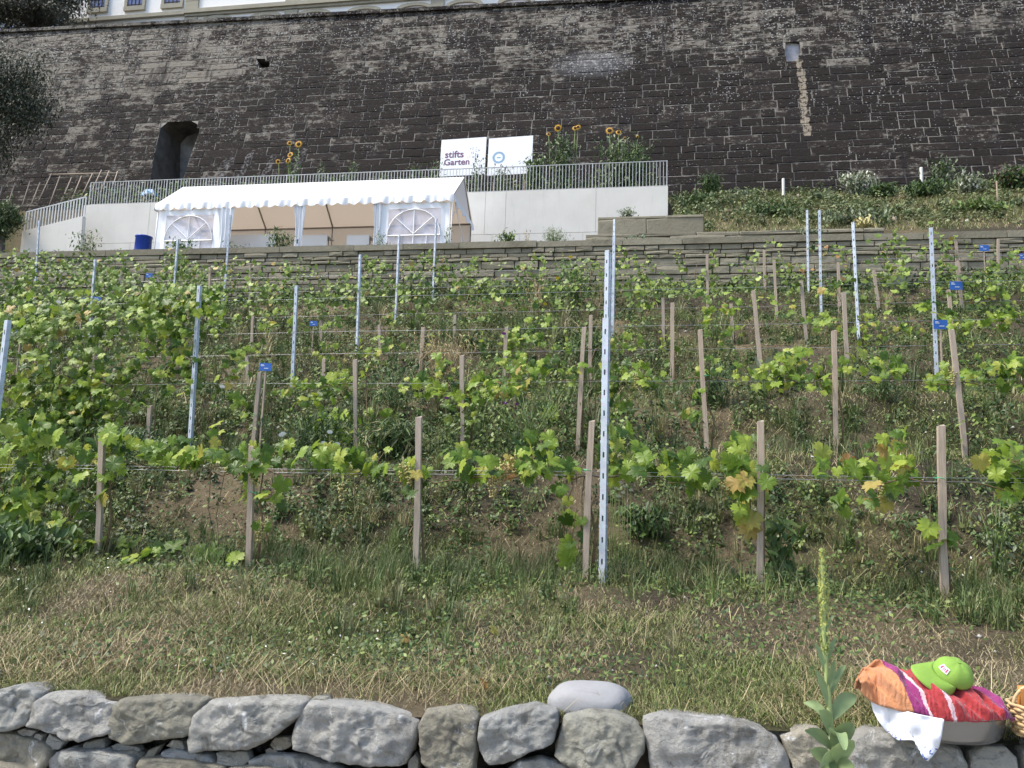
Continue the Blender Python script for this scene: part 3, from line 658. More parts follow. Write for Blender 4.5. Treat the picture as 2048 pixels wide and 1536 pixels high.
def banner(pl, pt, pr, pb, label):
    a0 = at(pl, pt, BY); b0 = at(pr, pb, BY); bs = ((a0[0]+b0[0])/2, BY, b0[2]); th = thing("banner", label, "banner", bs)
    mb = MB(); sk = .05; W_ = (b0[0]-a0[0])/2; Hh = a0[2]-b0[2]
    V = [(-W_, 0, 0), (W_, 0, .03), (W_, .1, Hh+.03), (-W_, .1, Hh-.02)]; V = V+[(x, y+.03, z) for x, y, z in V]
    mb.add(V, [(0, 1, 2, 3), (7, 6, 5, 4), (0, 4, 5, 1), (1, 5, 6, 2), (2, 6, 7, 3), (3, 7, 4, 0)]); mb.build("board", M_ban, th)
    for sx in (-.7, .7): mb = MB(); mb.tube([(sx*W_, .08, uz1(0, 29.6)-bs[2]-.6), (sx*W_, .08, .3)], .03, 6); mb.build("support_post", M_wood, th)
    return th, W_, Hh
def tilt(x, z): return Matrix.Translation((x, -.006+.1*z/1.55, z)) @ Matrix.Rotation(-math.atan(.1/1.55), 4, 'X') @ FLIP
th, W_, Hh = banner(882, 277, 969, 350, "white banner with stifts garten lettering behind the railing")
textobj("stifts", .40, M_purple, th, tilt(-W_+.17, Hh*.5), off=.006); textobj("Garten", .36, M_purple, th, tilt(-W_+.15, Hh*.30), off=.006)
mb = MB()
for k in range(26):
    u = k*.7; x = W_-.42+.22*math.cos(u)*(.3+k/36); z = Hh*.42+.02*k; y = -.006+.1*z/1.55
    mb.add([(x-.02, y, z), (x+.025, y, z+.01), (x+.01, y, z+.05)], [(0, 1, 2)])
mb.tube([(W_-.42, .02, Hh*.15), (W_-.40, .05, Hh*.6)], .006, 4); mb.build("plant_drawing", M_gr, th)
th, W_, Hh = banner(977, 274, 1063, 348, "white banner with a round pale blue emblem behind the railing")
mb = MB(); cx, cz = -W_+.42, Hh*.47
for k in range(28):
    u = 2*math.pi*k/28
    if abs(math.sin(u/2-.785*0)) < 2:
        for rr_, s_ in ((.185, .035), (.225, .03)): x, z = cx+rr_*math.cos(u), cz+rr_*math.sin(u); y = -.006+.1*z/1.55; mb.add([(x-s_, y, z-.012), (x+s_*.6, y, z-.02), (x+s_, y, z+.012), (x-s_*.5, y, z+.02)], [(0, 1, 2, 3)])
mb.box(cx-.07, cx+.07, -.01+.1*cz/1.55, -.004+.1*cz/1.55, cz-.015, cz+.02); mb.build("emblem", M_lblue, th)

# ------------------------------------------------------------------ leaves
def vine_leaf(seed, lo=False):
    r_ = random.Random(seed); ctrl = [(-90, .12), (-80, .50), (-68, .60), (-56, .72), (-45, .70), (-34, .80), (-24, .68), (-14, .82), (-3, .80), (7, .66), (16, .62), (26, .80), (35, .82), (43, .96), (52, .84), (60, .74), (68, .70), (76, .88), (83, .90), (90, 1.06)]
    if lo: ctrl = [(-90, .12), (-55, .66), (-12, .76), (15, .68), (42, .88), (65, .78), (90, .98)]
    right = ctrl; left = [(180-a0, b0) for a0, b0 in ctrl[1:-1]][::-1]
    pts = []
    for i, (a0, b0) in enumerate(right+left):
        b0 *= r_.uniform(.95, 1.05)*(1.04 if i % 2 else .955); u = math.radians(a0); x, y = b0*math.cos(u)*.62, b0*math.sin(u)*.6
        pts.append((x, y, -.45*(x*x+y*y)*r_.uniform(.9, 1.1)+.05*math.sin(a0*.05+seed*2)+.16*abs(x)))
    V = [(0, .12, -.03)]+pts; n_ = len(pts)
    if lo: return V, [(0, i+1, (i+1) % n_+1) for i in range(n_)]
    mid = [(x*.55, .12+(y-.12)*.55, (z+.03)*.42+.015*math.sin(k_*1.7)) for k_, (x, y, z) in enumerate(pts)]; V += mid; Fs = []
    for i in range(n_): a_, b_ = i+1, (i+1) % n_+1; Fs += [(0, n_+a_, n_+b_), (n_+a_, a_, b_), (n_+a_, b_, n_+b_)]
    return V, Fs
LV = [vine_leaf(s_) for s_ in range(6)]; LVL = [vine_leaf(s_, True) for s_ in range(4)]
LM = [mesh("leaf", V, Fs, M_vleaf, True) for V, Fs in LV]; LMY = [mesh("leaf", V, Fs, M_ydry, True) for V, Fs in LV[:3]]
def leafrot(rr, face=.75):
    """a leaf hangs tip-down with its upper side turned up and outwards"""
    nrm = Vector((rr.gauss(0, .55), -face+rr.gauss(0, .5), .55+rr.gauss(0, .4))).normalized()
    down = Vector((rr.gauss(0, .5), rr.gauss(0, .3), -1)); y = (down-nrm*down.dot(nrm)).normalized(); x = y.cross(nrm)
    return Matrix((x, y, nrm)).transposed()
def joined_leaves(name, parent, items, base, protos, mat=None, stuff=True):
    """items: (pos, rotation 3x3, size, colour) -> one mesh"""
    if not items: return
    P = [np.array(V, float) for V, Fs in protos]; Fp = [np.array(Fs) for V, Fs in protos]
    Vs, Fa, Cs = [], [], []; b = 0
    for i, (pos, Rm, sz, col) in enumerate(items):
        k = i % len(P); V = P[k]@(np.array(Rm).T)*sz+np.array(pos)-np.array(base); Vs.append(V); Fa.append(Fp[k]+b); Cs.append(np.tile(col, (len(V), 1))); b += len(V)
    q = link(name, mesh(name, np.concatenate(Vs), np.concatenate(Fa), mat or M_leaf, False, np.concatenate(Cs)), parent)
    if stuff: q['kind'] = 'stuff'
    return q
GREENS = np.array([(.045, .09, .018), (.085, .15, .026), (.145, .225, .036), (.23, .32, .052), (.34, .43, .08)])
def gcol(rr, bias=0., dry=.03):
    if rr.random() < dry: return np.array((.42, .32, .09))*rr.uniform(.7, 1.1)
    t = min(3.999, max(0, rr.gauss(1.7+bias, 1.0))); i = int(t); return GREENS[i]*(1-t+i)+GREENS[i+1]*(t-i) if i < 4 else GREENS[4]
clus = []
ico = None
def grape_mesh(seed):
    r_ = random.Random(seed); mb = MB(); ph = (1+5**.5)/2
    iv = [Vector(v).normalized() for v in ((-1, ph, 0), (1, ph, 0), (-1, -ph, 0), (1, -ph, 0), (0, -1, ph), (0, 1, ph), (0, -1, -ph), (0, 1, -ph), (ph, 0, -1), (ph, 0, 1), (-ph, 0, -1), (-ph, 0, 1))]
    fi = [(0, 11, 5), (0, 5, 1), (0, 1, 7), (0, 7, 10), (0, 10, 11), (1, 5, 9), (5, 11, 4), (11, 10, 2), (10, 7, 6), (7, 1, 8), (3, 9, 4), (3, 4, 2), (3, 2, 6), (3, 6, 8), (3, 8, 9), (4, 9, 5), (2, 4, 11), (6, 2, 10), (8, 6, 7), (9, 8, 1)]
    for k in range(46):
        z = -r_.random()**.8*.17; rad = .042*(1+z/.2)+.006; u = r_.uniform(0, 6.28); c = Vector((rad*math.cos(u), rad*math.sin(u), z)); s_ = r_.uniform(.0085, .0115)
        mb.add([c+v*s_ for v in iv], fi)
    mb.tube([(0, 0, .04), (0, 0, -.1)], .003, 4); return mesh("grape_cluster", mb.V, mb.F, M_grape, True)
GM = [grape_mesh(1), grape_mesh(2)]

# ------------------------------------------------------------------ metal posts, stakes, wires
def post_mesh(H):
    """galvanised vineyard post: channel with a slotted web and folded flanges"""
    mb = MB(); w2 = .019; d_ = .030; z = 0; y0 = 0
    pitch = .14
    mb.box(-w2, -.006, y0, y0+.003, 0, H); mb.box(.006, w2, y0, y0+.003, 0, H)
    while z < H:
        mb.box(-.006, .006, y0+.0002, y0+.0032, z, min(H, z+pitch*.74)); z += pitch
    mb.box(-w2-.003, -w2, y0, y0+d_, 0, H); mb.box(w2, w2+.003, y0, y0+d_, 0, H)
    z = .06
    while z < H-.03: mb.box(w2+.003, w2+.010, y0+.008, y0+.022, z, z+.02); mb.box(-w2-.010, -w2-.003, y0+.008, y0+.022, z, z+.02); z += pitch
    mb.box(-w2-.003, -w2+.009, y0+d_, y0+d_+.003, 0, H); mb.box(w2-.009, w2+.003, y0+d_, y0+d_+.003, 0, H)
    return mesh("metal_post", mb.V, mb.F, M_galv)
PM = {}
ROWY = {1: 5.7, 2: 8.2, 3: 11.0, 4: 13.5, 5: 16.0, 6: 18.5}
ORD = ['front', 'second', 'third', 'fourth', 'fifth', 'sixth']; NTH = ['leftmost', 'second', 'third', 'fourth', 'fifth', 'sixth', 'seventh', 'eighth', 'ninth', 'tenth', 'eleventh', 'twelfth', 'thirteenth', 'fourteenth', 'fifteenth', 'sixteenth', 'seventeenth', 'eighteenth', 'nineteenth', 'twentieth', 'twenty-first', 'twenty-second', 'twenty-third', 'twenty-fourth', 'twenty-fifth', 'twenty-sixth', 'twenty-seventh', 'twenty-eighth', 'twenty-ninth', 'thirtieth', 'thirty-first', 'thirty-second']
def rowname(r): return ORD[r-1]+" vine row"
# (row, top px, base px)
POSTS = [(1, (12, 640), (-14, 1120), "galvanised slotted post at the left edge of the photo, cut by the frame"),
 (1, (1210, 635), (1203, 1185), "tall galvanised slotted post standing alone in the front vine row"),
 (2, (384, 570), (372, 968), "galvanised slotted post wrapped in vine leaves, second vine row at left"),
 (2, (1213, 500), (1208, 905), "galvanised slotted post just behind the tall front post, second vine row"),
 (3, (588, 570), (583, 795), "galvanised slotted post right of the blue label in the third vine row"),
 (3, (1218, 507), (1214, 780), "galvanised slotted post in line behind the front post, third vine row"),
 (3, (1862, 455), (1875, 785), "thick galvanised slotted post carrying a blue plant label, third vine row at right"),
 (4, (183, 518), (176, 700), "galvanised slotted post with blue labels beside it, fourth vine row at far left"),
 (4, (714, 508), (713, 695), "galvanised slotted post below the middle of the tent, fourth vine row"),
 (4, (1228, 470), (1224, 690), "galvanised slotted post behind the central posts, fourth vine row"),
 (4, (1702, 443), (1718, 690), "galvanised slotted post leaning slightly left, fourth vine row at right"),
 (5, (352, 478), (342, 650), "galvanised slotted post half hidden by vines below the tent's left window"),
 (5, (795, 470), (790, 645), "galvanised slotted post below the tent's right window, fifth vine row"),
 (5, (1228, 438), (1226, 610), "galvanised slotted post tallest in view of the central column, fifth vine row"),
 (5, (1639, 420), (1642, 620), "right one of two close galvanised posts before the large sandstone blocks"),
 (6, (460, 430), (446, 612), "galvanised slotted post before the tent's tied curtain, rearmost vine row"),
 (6, (871, 437), (865, 593), "galvanised slotted post below the right end of the tent, rearmost vine row"),
 (6, (1614, 420), (1617, 600), "left one of two close galvanised posts before the large sandstone blocks"),
 (6, (76, 440), (74, 560), "galvanised slotted post before the stair parapet at far left")]
for r, tp, bp, lab in POSTS:
    Y = ROWY[r]; T = at(*tp, Y); B = at(*bp, Y); z0 = hz1(B[0], Y)-.12; H = round(T[2]-z0, 1)
    if r == 1 and tp[0] < 100: T = at(12, 640, Y); B = at(0, 1000, Y); B[0] = T[0]+.0; z0 = hz1(T[0], Y)-.12; H = round(T[2]-z0, 1)
    if H not in PM: PM[H] = post_mesh(H)
    o = link("metal_post", PM[H], loc=(B[0]*(Y-.13)/Y, Y-.13, T[2]*(Y-.13)/Y-H)); lean = (T[0]-B[0])/max(1, T[2]-B[2]); o.rotation_euler = (0, math.atan(lean)*.6, random.uniform(-.5, .1) if r > 1 else -.35)
    tag(o, lab, "post", "galvanised vineyard posts")
STAKES = {1: [((205, 868), (197, 1092)), ((505, 893), (498, 1112)), ((838, 835), (832, 1150)), ((1183, 843), (1171, 1110)), ((1521, 843), (1520, 1180)), ((1881, 852), (1888, 1172))],
 2: [((300, 812), (295, 895)), ((520, 745), (506, 895)), ((710, 720), (712, 895)), ((924, 712), (926, 912)), ((1168, 655), (1155, 900)), ((1400, 660), (1412, 872)), ((1668, 662), (1672, 865)), ((1903, 660), (1930, 905))],
 3: [((190, 708), (188, 790)), ((494, 713), (498, 790)), ((648, 718), (648, 780)), ((847, 655), (841, 735)), ((1013, 655), (1008, 760)), ((1182, 631), (1179, 760)), ((1345, 606), (1344, 745)), ((1507, 582), (1522, 750)), ((1687, 585), (1696, 760))],
 4: [((506, 632), (503, 700)), ((643, 640), (640, 705)), ((758, 650), (760, 690)), ((910, 630), (909, 690)), ((1326, 596), (1327, 670)), ((1462, 608), (1465, 670)), ((1602, 562), (1612, 675)), ((1897, 580), (1905, 670))],
 5: [((420, 535), (418, 640)), ((1414, 508), (1416, 640)), ((1548, 520), (1553, 620)), ((1676, 525), (1679, 625)), ((1747, 540), (1757, 612)), ((1913, 523), (1925, 615))],
 6: [((500, 530), (500, 600)), ((1528, 500), (1530, 590)), ((1800, 520), (1806, 590)), ((1912, 483), (1920, 560)), ((1996, 478), (1997, 560))]}
SX = {}
for r, L in STAKES.items():
    SX[r] = []
    for i, (tp, bp) in enumerate(L):
        Y = ROWY[r]-.07+(.0 if r < 3 else random.uniform(-.1, .1)); T = at(*tp, Y); B = at(*bp, Y); zg = hz1(B[0], Y)-.1; SX[r].append(B[0])
        hw = .021 if r < 3 else .024; mb = MB(); rj = random.Random(i*7+r)
        V = []; n_ = 6
        for k in range(n_):
            f = k/(n_-1); z = zg+(T[2]-zg)*f; x = B[0]+(T[0]-B[0])*max(0, (z-B[2]))/max(.1, T[2]-B[2])+rj.uniform(-.003, .003)
            y = Y+rj.uniform(-.003, .003); h_ = hw*(rj.uniform(.9, 1.06))
            V += [(x-h_, y-h_*.8, z), (x+h_, y-h_*.8, z), (x+h_, y+h_*.8, z+(.012 if k == n_-1 else 0)), (x-h_, y+h_*.8, z)]
        Fs = [(b+a0, b+(a0+1) % 4, b+4+(a0+1) % 4, b+4+a0) for b in range(0, (n_-1)*4, 4) for a0 in range(4)]+[(n_*4-4, n_*4-3, n_*4-2, n_*4-1)]
        bs = (B[0], Y, zg); mb.add(V, Fs); o = mb.build("wooden_stake", M_wood, None, base=bs); o.location = bs
        pos = NTH[i] if i == 0 else NTH[i]+" from the left:"
        tag(o, ("leftmost" if i == 0 else pos.replace(":", ""))+" weathered wooden stake in the %s" % rowname(r), "stake", "wooden stakes in the vine rows")
        if r < 3 and i % 2 == 1:      # green tie
            mb = MB(); zz = T[2]-(.33 if r == 1 else .45); mb.tube([(B[0]+.03*math.cos(u), Y+.03*math.sin(u), zz+.004*math.sin(2*u)) for u in np.linspace(0, 6.28, 9)], .003, 4); q = mb.build("green_tie", simple("green_tie", (.08, .4, .2), .5), o, base=bs)
WIREZ = {1: .70, 2: .70, 3: .62, 4: .66, 5: .75, 6: .75}
M_wire = simple("wire", (.42, .43, .44), .4, metal=.6)
for r, Y in ROWY.items():
    X0, X1 = -.95*Y-1.2, .5*Y+2; hs_ = [(WIREZ[r], 0)] + ([(WIREZ[r]+.32, 1)] if r in (3, 4, 5) else []) + ([(WIREZ[r]+.025, 2)] if r == 1 else [])
    wt = thing("trellis_wire", "thin steel trellis wires stretched along the %s" % rowname(r), "wire", (0, Y, 0)); 
    for h_, k in hs_:
        P_ = []
        for x in np.linspace(X0, X1, 24): P_.append((x, Y-.05+k*.004, float(np.interp(Y, TY, TZ))+.015*(x+1)*float(sm(Y, 5, 9))+h_-.01*math.sin((x+.35)/4.1*math.pi)**2+(.012*x if r == 1 else 0)))
        mb = MB(); mb.tube(P_, .0016 if r < 3 else .0024, 4); mb.build("wire_strand", M_wire, wt, True, (0, Y, 0))

# ------------------------------------------------------------------ grapevines
# leaf clusters seen in the photograph: row, (px, py, half width, half height), amount; y flag = yellowing
CL = {1: [(60, 1060, 80, 70, 1.5), (40, 980, 60, 60, 1.1), (110, 1120, 90, 30, 1.0), (160, 950, 60, 60, .9), (60, 890, 70, 50, 1.2), (240, 900, 60, 28, 1.2), (330, 905, 60, 26, 1.3), (420, 905, 55, 28, 1.3), (430, 870, 14, 22, .8), (500, 935, 26, 50, 1.2), (540, 985, 34, 26, .5), (220, 865, 26, 18, .9),
    (525, 1045, 16, 14, .7), (570, 905, 40, 20, .8), (640, 905, 40, 18, 1.2), (700, 915, 40, 24, 1.2), (760, 930, 40, 16, .6), (825, 940, 26, 26, 1.4), (825, 985, 14, 34, 1.0), (920, 920, 40, 26, .9), (980, 930, 44, 26, 1.2), (1040, 925, 32, 36, 1.3), (1070, 885, 30, 16, 1.0), (1110, 930, 34, 18, .7), (1125, 965, 22, 40, .9), (1150, 1050, 24, 30, .7), (1135, 1110, 12, 16, .5),
    (1235, 900, 30, 60, 1.1), (1270, 930, 40, 36, 1.1), (1330, 925, 46, 18, 1.2), (1370, 950, 26, 26, 1.1), (1450, 940, 40, 26, .8), (1480, 900, 34, 36, 1.0), (1500, 960, 34, 42, 1.3), (1495, 1030, 22, 34, .8), (1645, 925, 14, 24, 1.2), (1700, 930, 50, 14, 1.2), (1770, 950, 46, 22, 1.4), (1790, 880, 30, 34, .9), (1750, 990, 30, 20, 1.0), (1690, 1000, 24, 20, .6), (1810, 940, 18, 20, 1.2), (1880, 1060, 26, 28, .8), (1975, 930, 30, 22, 1.0), (2020, 960, 34, 34, 1.1), (1990, 900, 44, 18, .8),
    (200, 1100, 26, 18, 1.2), (260, 1120, 40, 16, 1.1), (330, 1135, 44, 14, 1.2), (400, 1135, 44, 12, .9), (450, 1115, 24, 10, .8), (170, 1020, 14, 18, .8)],
 2: [(60, 820, 80, 50, 1.0), (150, 800, 70, 50, 1.0), (230, 780, 60, 46, .9), (90, 740, 80, 50, .8), (40, 860, 60, 40, .8), (190, 850, 70, 30, .9), (330, 700, 44, 60, .7), (360, 640, 60, 40, .9), (400, 600, 46, 26, .9), (365, 745, 36, 40, .8), (150, 640, 90, 30, .8), (270, 610, 60, 26, .8), (220, 690, 60, 40, .7), (60, 640, 60, 40, .8), (350, 590, 60, 20, .8),
    (460, 750, 30, 50, .7), (480, 810, 20, 24, .5), (620, 790, 50, 24, .9), (670, 850, 40, 34, .9), (740, 850, 60, 40, .4), (680, 770, 30, 24, .7), (850, 770, 46, 20, 1.0), (910, 800, 46, 30, .9), (880, 740, 24, 30, .6), (980, 770, 40, 24, 1.0), (1025, 740, 34, 40, 1.0), (1090, 740, 30, 30, .6), (1105, 810, 14, 30, 1.0), (1020, 780, 34, 16, 1.0), (940, 850, 20, 30, .5), (1150, 740, 24, 14, .5),
    (1250, 745, 34, 20, 1.0), (1235, 800, 26, 30, .8), (1300, 760, 34, 18, .9), (1380, 820, 14, 18, .8), (1410, 730, 24, 18, .8), (1395, 775, 14, 18, .7), (1520, 750, 50, 20, .7), (1575, 740, 34, 34, 1.0), (1600, 720, 34, 20, .8), (1635, 770, 34, 22, 1.0), (1730, 720, 46, 18, .8), (1780, 735, 32, 18, 1.2), (1855, 757, 24, 14, .8), (1970, 740, 46, 24, .9), (2030, 740, 26, 30, .8), (1900, 750, 18, 26, .6)],
 3: [(60, 640, 80, 40, .8), (160, 610, 60, 30, .8), (300, 640, 60, 30, .6), (440, 640, 40, 30, .8), (480, 680, 30, 24, .6), (560, 650, 40, 24, .7), (640, 670, 40, 26, .7), (700, 650, 40, 30, .7), (760, 700, 34, 26, .7), (640, 720, 30, 20, .8), (690, 745, 30, 18, .7), (1060, 670, 46, 26, .9), (1010, 700, 30, 24, .6), (1110, 690, 34, 20, .7), (1250, 680, 36, 18, .9), (1440, 640, 36, 34, .8), (1470, 630, 16, 30, 1.0), (1600, 650, 46, 30, .8), (1650, 620, 30, 34, .7), (1700, 640, 40, 20, .8), (1790, 645, 60, 16, .8), (1860, 610, 40, 40, .8), (1830, 650, 24, 14, .7), (1900, 640, 34, 34, .7), (1980, 620, 46, 20, .8), (2020, 640, 30, 34, .8)],
 4: [(60, 600, 70, 36, .9), (200, 560, 60, 26, .9), (300, 590, 60, 30, .8), (420, 600, 50, 30, .9), (520, 600, 50, 34, .9), (610, 620, 50, 30, .9), (700, 590, 46, 34, .9), (770, 610, 40, 34, .8), (830, 600, 30, 30, .8), (900, 600, 40, 24, .6), (1000, 610, 60, 30, .6), (1080, 620, 50, 24, .6), (1190, 640, 30, 30, .6), (1280, 600, 30, 40, .8), (1380, 590, 40, 30, .8), (1480, 590, 50, 26, .7), (1580, 600, 40, 30, .7), (1690, 580, 50, 24, .8), (1780, 570, 50, 24, .7), (1880, 560, 40, 36, .8), (1960, 570, 40, 30, .9), (2030, 580, 30, 34, .9)],
 5: [(60, 560, 60, 30, 1.0), (160, 545, 60, 24, 1.0), (240, 540, 50, 30, 1.0), (370, 560, 50, 34, .9), (450, 565, 50, 30, 1.0), (560, 555, 60, 30, .9), (650, 560, 50, 28, .9), (740, 560, 50, 34, .9), (830, 560, 50, 30, .8), (940, 560, 40, 40, .8), (1000, 565, 40, 34, .6), (1060, 560, 50, 30, .6), (1140, 555, 60, 30, .6), (1260, 560, 40, 40, .8), (1350, 560, 50, 22, .7), (1430, 560, 30, 30, .8), (1500, 570, 40, 26, .8), (1600, 560, 40, 26, .7), (1700, 540, 50, 24, .8), (1800, 540, 40, 30, .8), (1880, 530, 40, 30, .8), (1960, 540, 50, 26, .9), (2030, 540, 30, 30, .8)],
 6: [(60, 520, 50, 20, 1.0), (160, 520, 50, 16, .8), (350, 520, 24, 30, 1.0), (370, 545, 40, 24, .9), (480, 545, 50, 20, .9), (600, 545, 60, 20, .8), (755, 515, 18, 26, 1.0), (760, 545, 40, 20, .9), (850, 530, 50, 26, .9), (885, 555, 30, 20, 1.0), (940, 530, 14, 40, 1.0), (1000, 540, 30, 24, .7), (1090, 530, 60, 24, .6), (1170, 540, 50, 30, .6), (1250, 520, 26, 30, .9), (1340, 530, 50, 14, .7), (1390, 530, 18, 26, 1.0), (1425, 545, 12, 40, 1.0), (1480, 520, 50, 18, .8), (1540, 500, 16, 34, .8), (1580, 530, 40, 24, .6), (1660, 500, 50, 20, .7), (1780, 500, 40, 34, .7), (1870, 490, 40, 30, .8), (1960, 510, 40, 26, 1.0), (2030, 500, 30, 24, 1.0)]}
rv = random.Random(77); SHOOT = {}
for r_3, y_3 in ((1, 935), (2, 740), (3, 635), (4, 575), (5, 540), (6, 510)): CL[r_3] += [(2100, y_3, 50, 26, .9), (2190, y_3-4, 60, 26, .8), (2290, y_3-8, 60, 30, .7), (-70, y_3, 60, 50, 1.0), (-160, y_3+6, 60, 50, .9)]
GRAPES = [(1, 508, 942), (1, 520, 1060), (1, 685, 978), (1, 805, 940), (1, 820, 948), (1, 985, 975), (1, 1010, 935), (1, 1030, 925), (1, 1000, 945), (1, 1450, 975), (1, 2028, 930), (2, 688, 772), (2, 1062, 795), (2, 1273, 758), (2, 1905, 752), (1, 1755, 985)]
YEL = {1: [(1010, 925, 60), (1765, 960, 80), (1490, 1010, 60), (820, 960, 50)], 2: [(310, 800, 30), (330, 812, 24), (270, 830, 20), (1030, 775, 40), (480, 820, 26)], 3: [(1640, 570, 40)], 4: [(1650, 560, 50)], 5: [(1650, 545, 60), (1800, 560, 24)], 6: [(1650, 520, 50)]}
def vine_positions(r):
    Y = ROWY[r]; xl, xr = at(0, 800, Y)[0]-.5, at(2048, 800, Y)[0]+1.6; xs = [x for x in SX[r]]; x = -.35-1.17*20
    while x < xr:
        if x > xl and all(abs(x-q) > .75 for q in xs): xs.append(x)
        x += 1.17
    return sorted(xs)
for r in ROWY:
    Y = ROWY[r]; VX = vine_positions(r); V_ = {i: [] for i in range(len(VX))}
    for (px, py, rx, ry, am) in CL[r]:
        size = {1: .108, 2: .10, 3: .098, 4: .095, 5: .095, 6: .095}[r]; lp = size*FPX/Y*.76
        if r > 3 and px > 430: rx, ry = rx*.9, ry*1.1
        n_ = int(am*3.14*rx*ry/(lp*lp)*(2.1 if r < 3 else 1.7 if px < 480 else 1.9 if r == 3 else 1.25)*(1.45 if px < 430 and 550 < py < 900 else 1))+2
        for k in range(n_):
            u = rv.uniform(0, 6.28); q = rv.random()**.55*(1 if rv.random() < .8 else 1.35); x_, y_ = px+rx*1.1*q*math.cos(u), py+ry*1.1*q*math.sin(u); Yj = Y+rv.gauss(0, .13)
            p = at(x_, y_, Yj)
            if r > 2 and px > 430 and float(fbm(x_*.022+r*7, y_*.03, 88, 3)) < .47: continue
            g0 = hz1(p[0], Yj)+.03
            if p[2] < g0: p[2] = g0+rv.uniform(0, .1)
            sz = size*rv.uniform(.6, 1.3)*(1.1 if r == 1 else 1)
            yl = any((x_-a0)**2+(y_-b0)**2 < c0*c0 and rv.random() < .16 for a0, b0, c0 in YEL[r])
            V_[min(range(len(VX)), key=lambda j: abs(VX[j]-p[0]))].append((p, sz, yl))
    for j, x in enumerate(VX):          # upright shoots with leaves getting smaller towards the tip
        for q in range({1: 1, 2: 2, 3: 2, 4: 2, 5: 3, 6: 3}[r]):
            sx = x+rv.uniform(-.55, .55); g_ = float(np.interp(Y, TY, TZ))+.015*(sx+1); hh = rv.uniform(.12, .45 if r > 2 else .28)*(1.2 if sx/Y < -.3 else 1); bend = rv.uniform(-.12, .12); n_ = int(hh/.045)
            if r == 1 and rv.random() < .5: continue
            for m_ in range(n_):
                f = m_/n_; p = np.array([sx+bend*f*f+rv.gauss(0, .03), Y-.03+rv.gauss(0, .04), g_+WIREZ[r]+hh*f]); V_[j].append((p, size*(1-.55*f)*rv.uniform(.7, 1.1), False))
            SHOOT.setdefault((r, j), []).append((sx, bend, hh))
    stake_n = {x: i for i, x in enumerate(sorted(SX[r]))}
    for i, x in enumerate(VX):
        g0 = hz1(x, Y); wz = g0+WIREZ[r]; base = (x, Y, g0)
        if not V_[i] and x < -9: continue
        if x in stake_n: lab = "grapevine trained up the %s wooden stake of the %s" % ("leftmost" if stake_n[x] == 0 else NTH[stake_n[x]]+"-from-left", rowname(r))
        else:
            lab = "unstaked grapevine in the %s, %s vine from the left" % (rowname(r), NTH[min(i, len(NTH)-1)])
            if i == 0: lab = "unstaked grapevine at the left end of the %s" % rowname(r)
        th = thing("grapevine", lab, "grapevine", base, "grapevines of the %s" % rowname(r))
        mb = MB(); j = lambda a0: rv.uniform(-a0, a0)
        tp_ = (x+.03+j(.04), Y-.03, wz); mb.tube([(x+.04+j(.02), Y-.02, g0-.06), (x+.05+j(.03), Y-.04, g0+.3), (x+.02+j(.03), Y-.03, g0+.5), tp_], [.011, .009, .007, .006], 6)
        mb.build("trunk", M_stem, th, True, base)
        mb = MB()
        for sg in (-1, 1):
            P_ = [tp_]; L_ = .58
            for k in range(1, 7): P_.append((x+sg*L_*k/6, Y-.04+j(.02), wz+.03*math.sin(k*1.1+i)-.02*k/6+j(.015)))
            mb.tube(P_, [.006-.0006*k for k in range(7)], 5)
        for k in range(3):
            L_ = [q for q in V_[i] if q[0][2] > wz+.1]
            if L_:
                q = rv.choice(L_)[0]; s0 = (x+(q[0]-x)*.8, Y-.03, wz); mb.tube([s0, ((s0[0]+q[0])/2+j(.03), Y+j(.05), (wz+q[2])/2), tuple(q)], [.004, .003, .002], 4)
            L_ = [q for q in V_[i] if q[0][2] < wz-.1]
            if L_:
                q = rv.choice(L_)[0]; s0 = (x+(q[0]-x)*.8, Y-.03, wz); mb.tube([s0, ((s0[0]+q[0])/2+j(.05), Y+j(.08)-.04, (wz+q[2])/2), tuple(q)], [.004, .003, .002], 4)
        for (sx, bend, hh) in SHOOT.get((r, i), []): mb.tube([(sx, Y-.03, wz), (sx+bend*.25, Y-.03, wz+hh*.5), (sx+bend, Y-.03, wz+hh)], [.0035, .0028, .0015], 4)
        mb.build("cane", M_stem, th, True, base)
        rest = []; cnt = 0
        for (p, sz, yl) in V_[i]:
            Rm = leafrot(rv)
            if r <= 3 and cnt < 290:
                cnt += 1; me_ = rv.choice(LMY if yl else LM); Mx = Rm.to_4x4() @ Matrix.Diagonal((sz, sz, sz, 1)); Mx.translation = Vector(tuple(p-np.array(base))); link("leaf", me_, th, mat=Mx)
            else: rest.append((p, Rm, sz*1.05, np.array((.40, .22, .07)) if yl else gcol(rv, .55)))
        if r > 3 or rest: joined_leaves("foliage", th, rest, base, LVL if r > 3 else LV)
        for (rr_, gx, gy) in GRAPES:
            if rr_ == r:
                p = at(gx, gy, Y-.08)
                if abs(p[0]-x) == min(abs(p[0]-q) for q in VX): link("grape_cluster", rv.choice(GM), th, loc=tuple(p-np.array(base)+np.array((0, 0, .06))), rot=(0, 0, rv.uniform(0, 6)), scale=(.85,)*3)

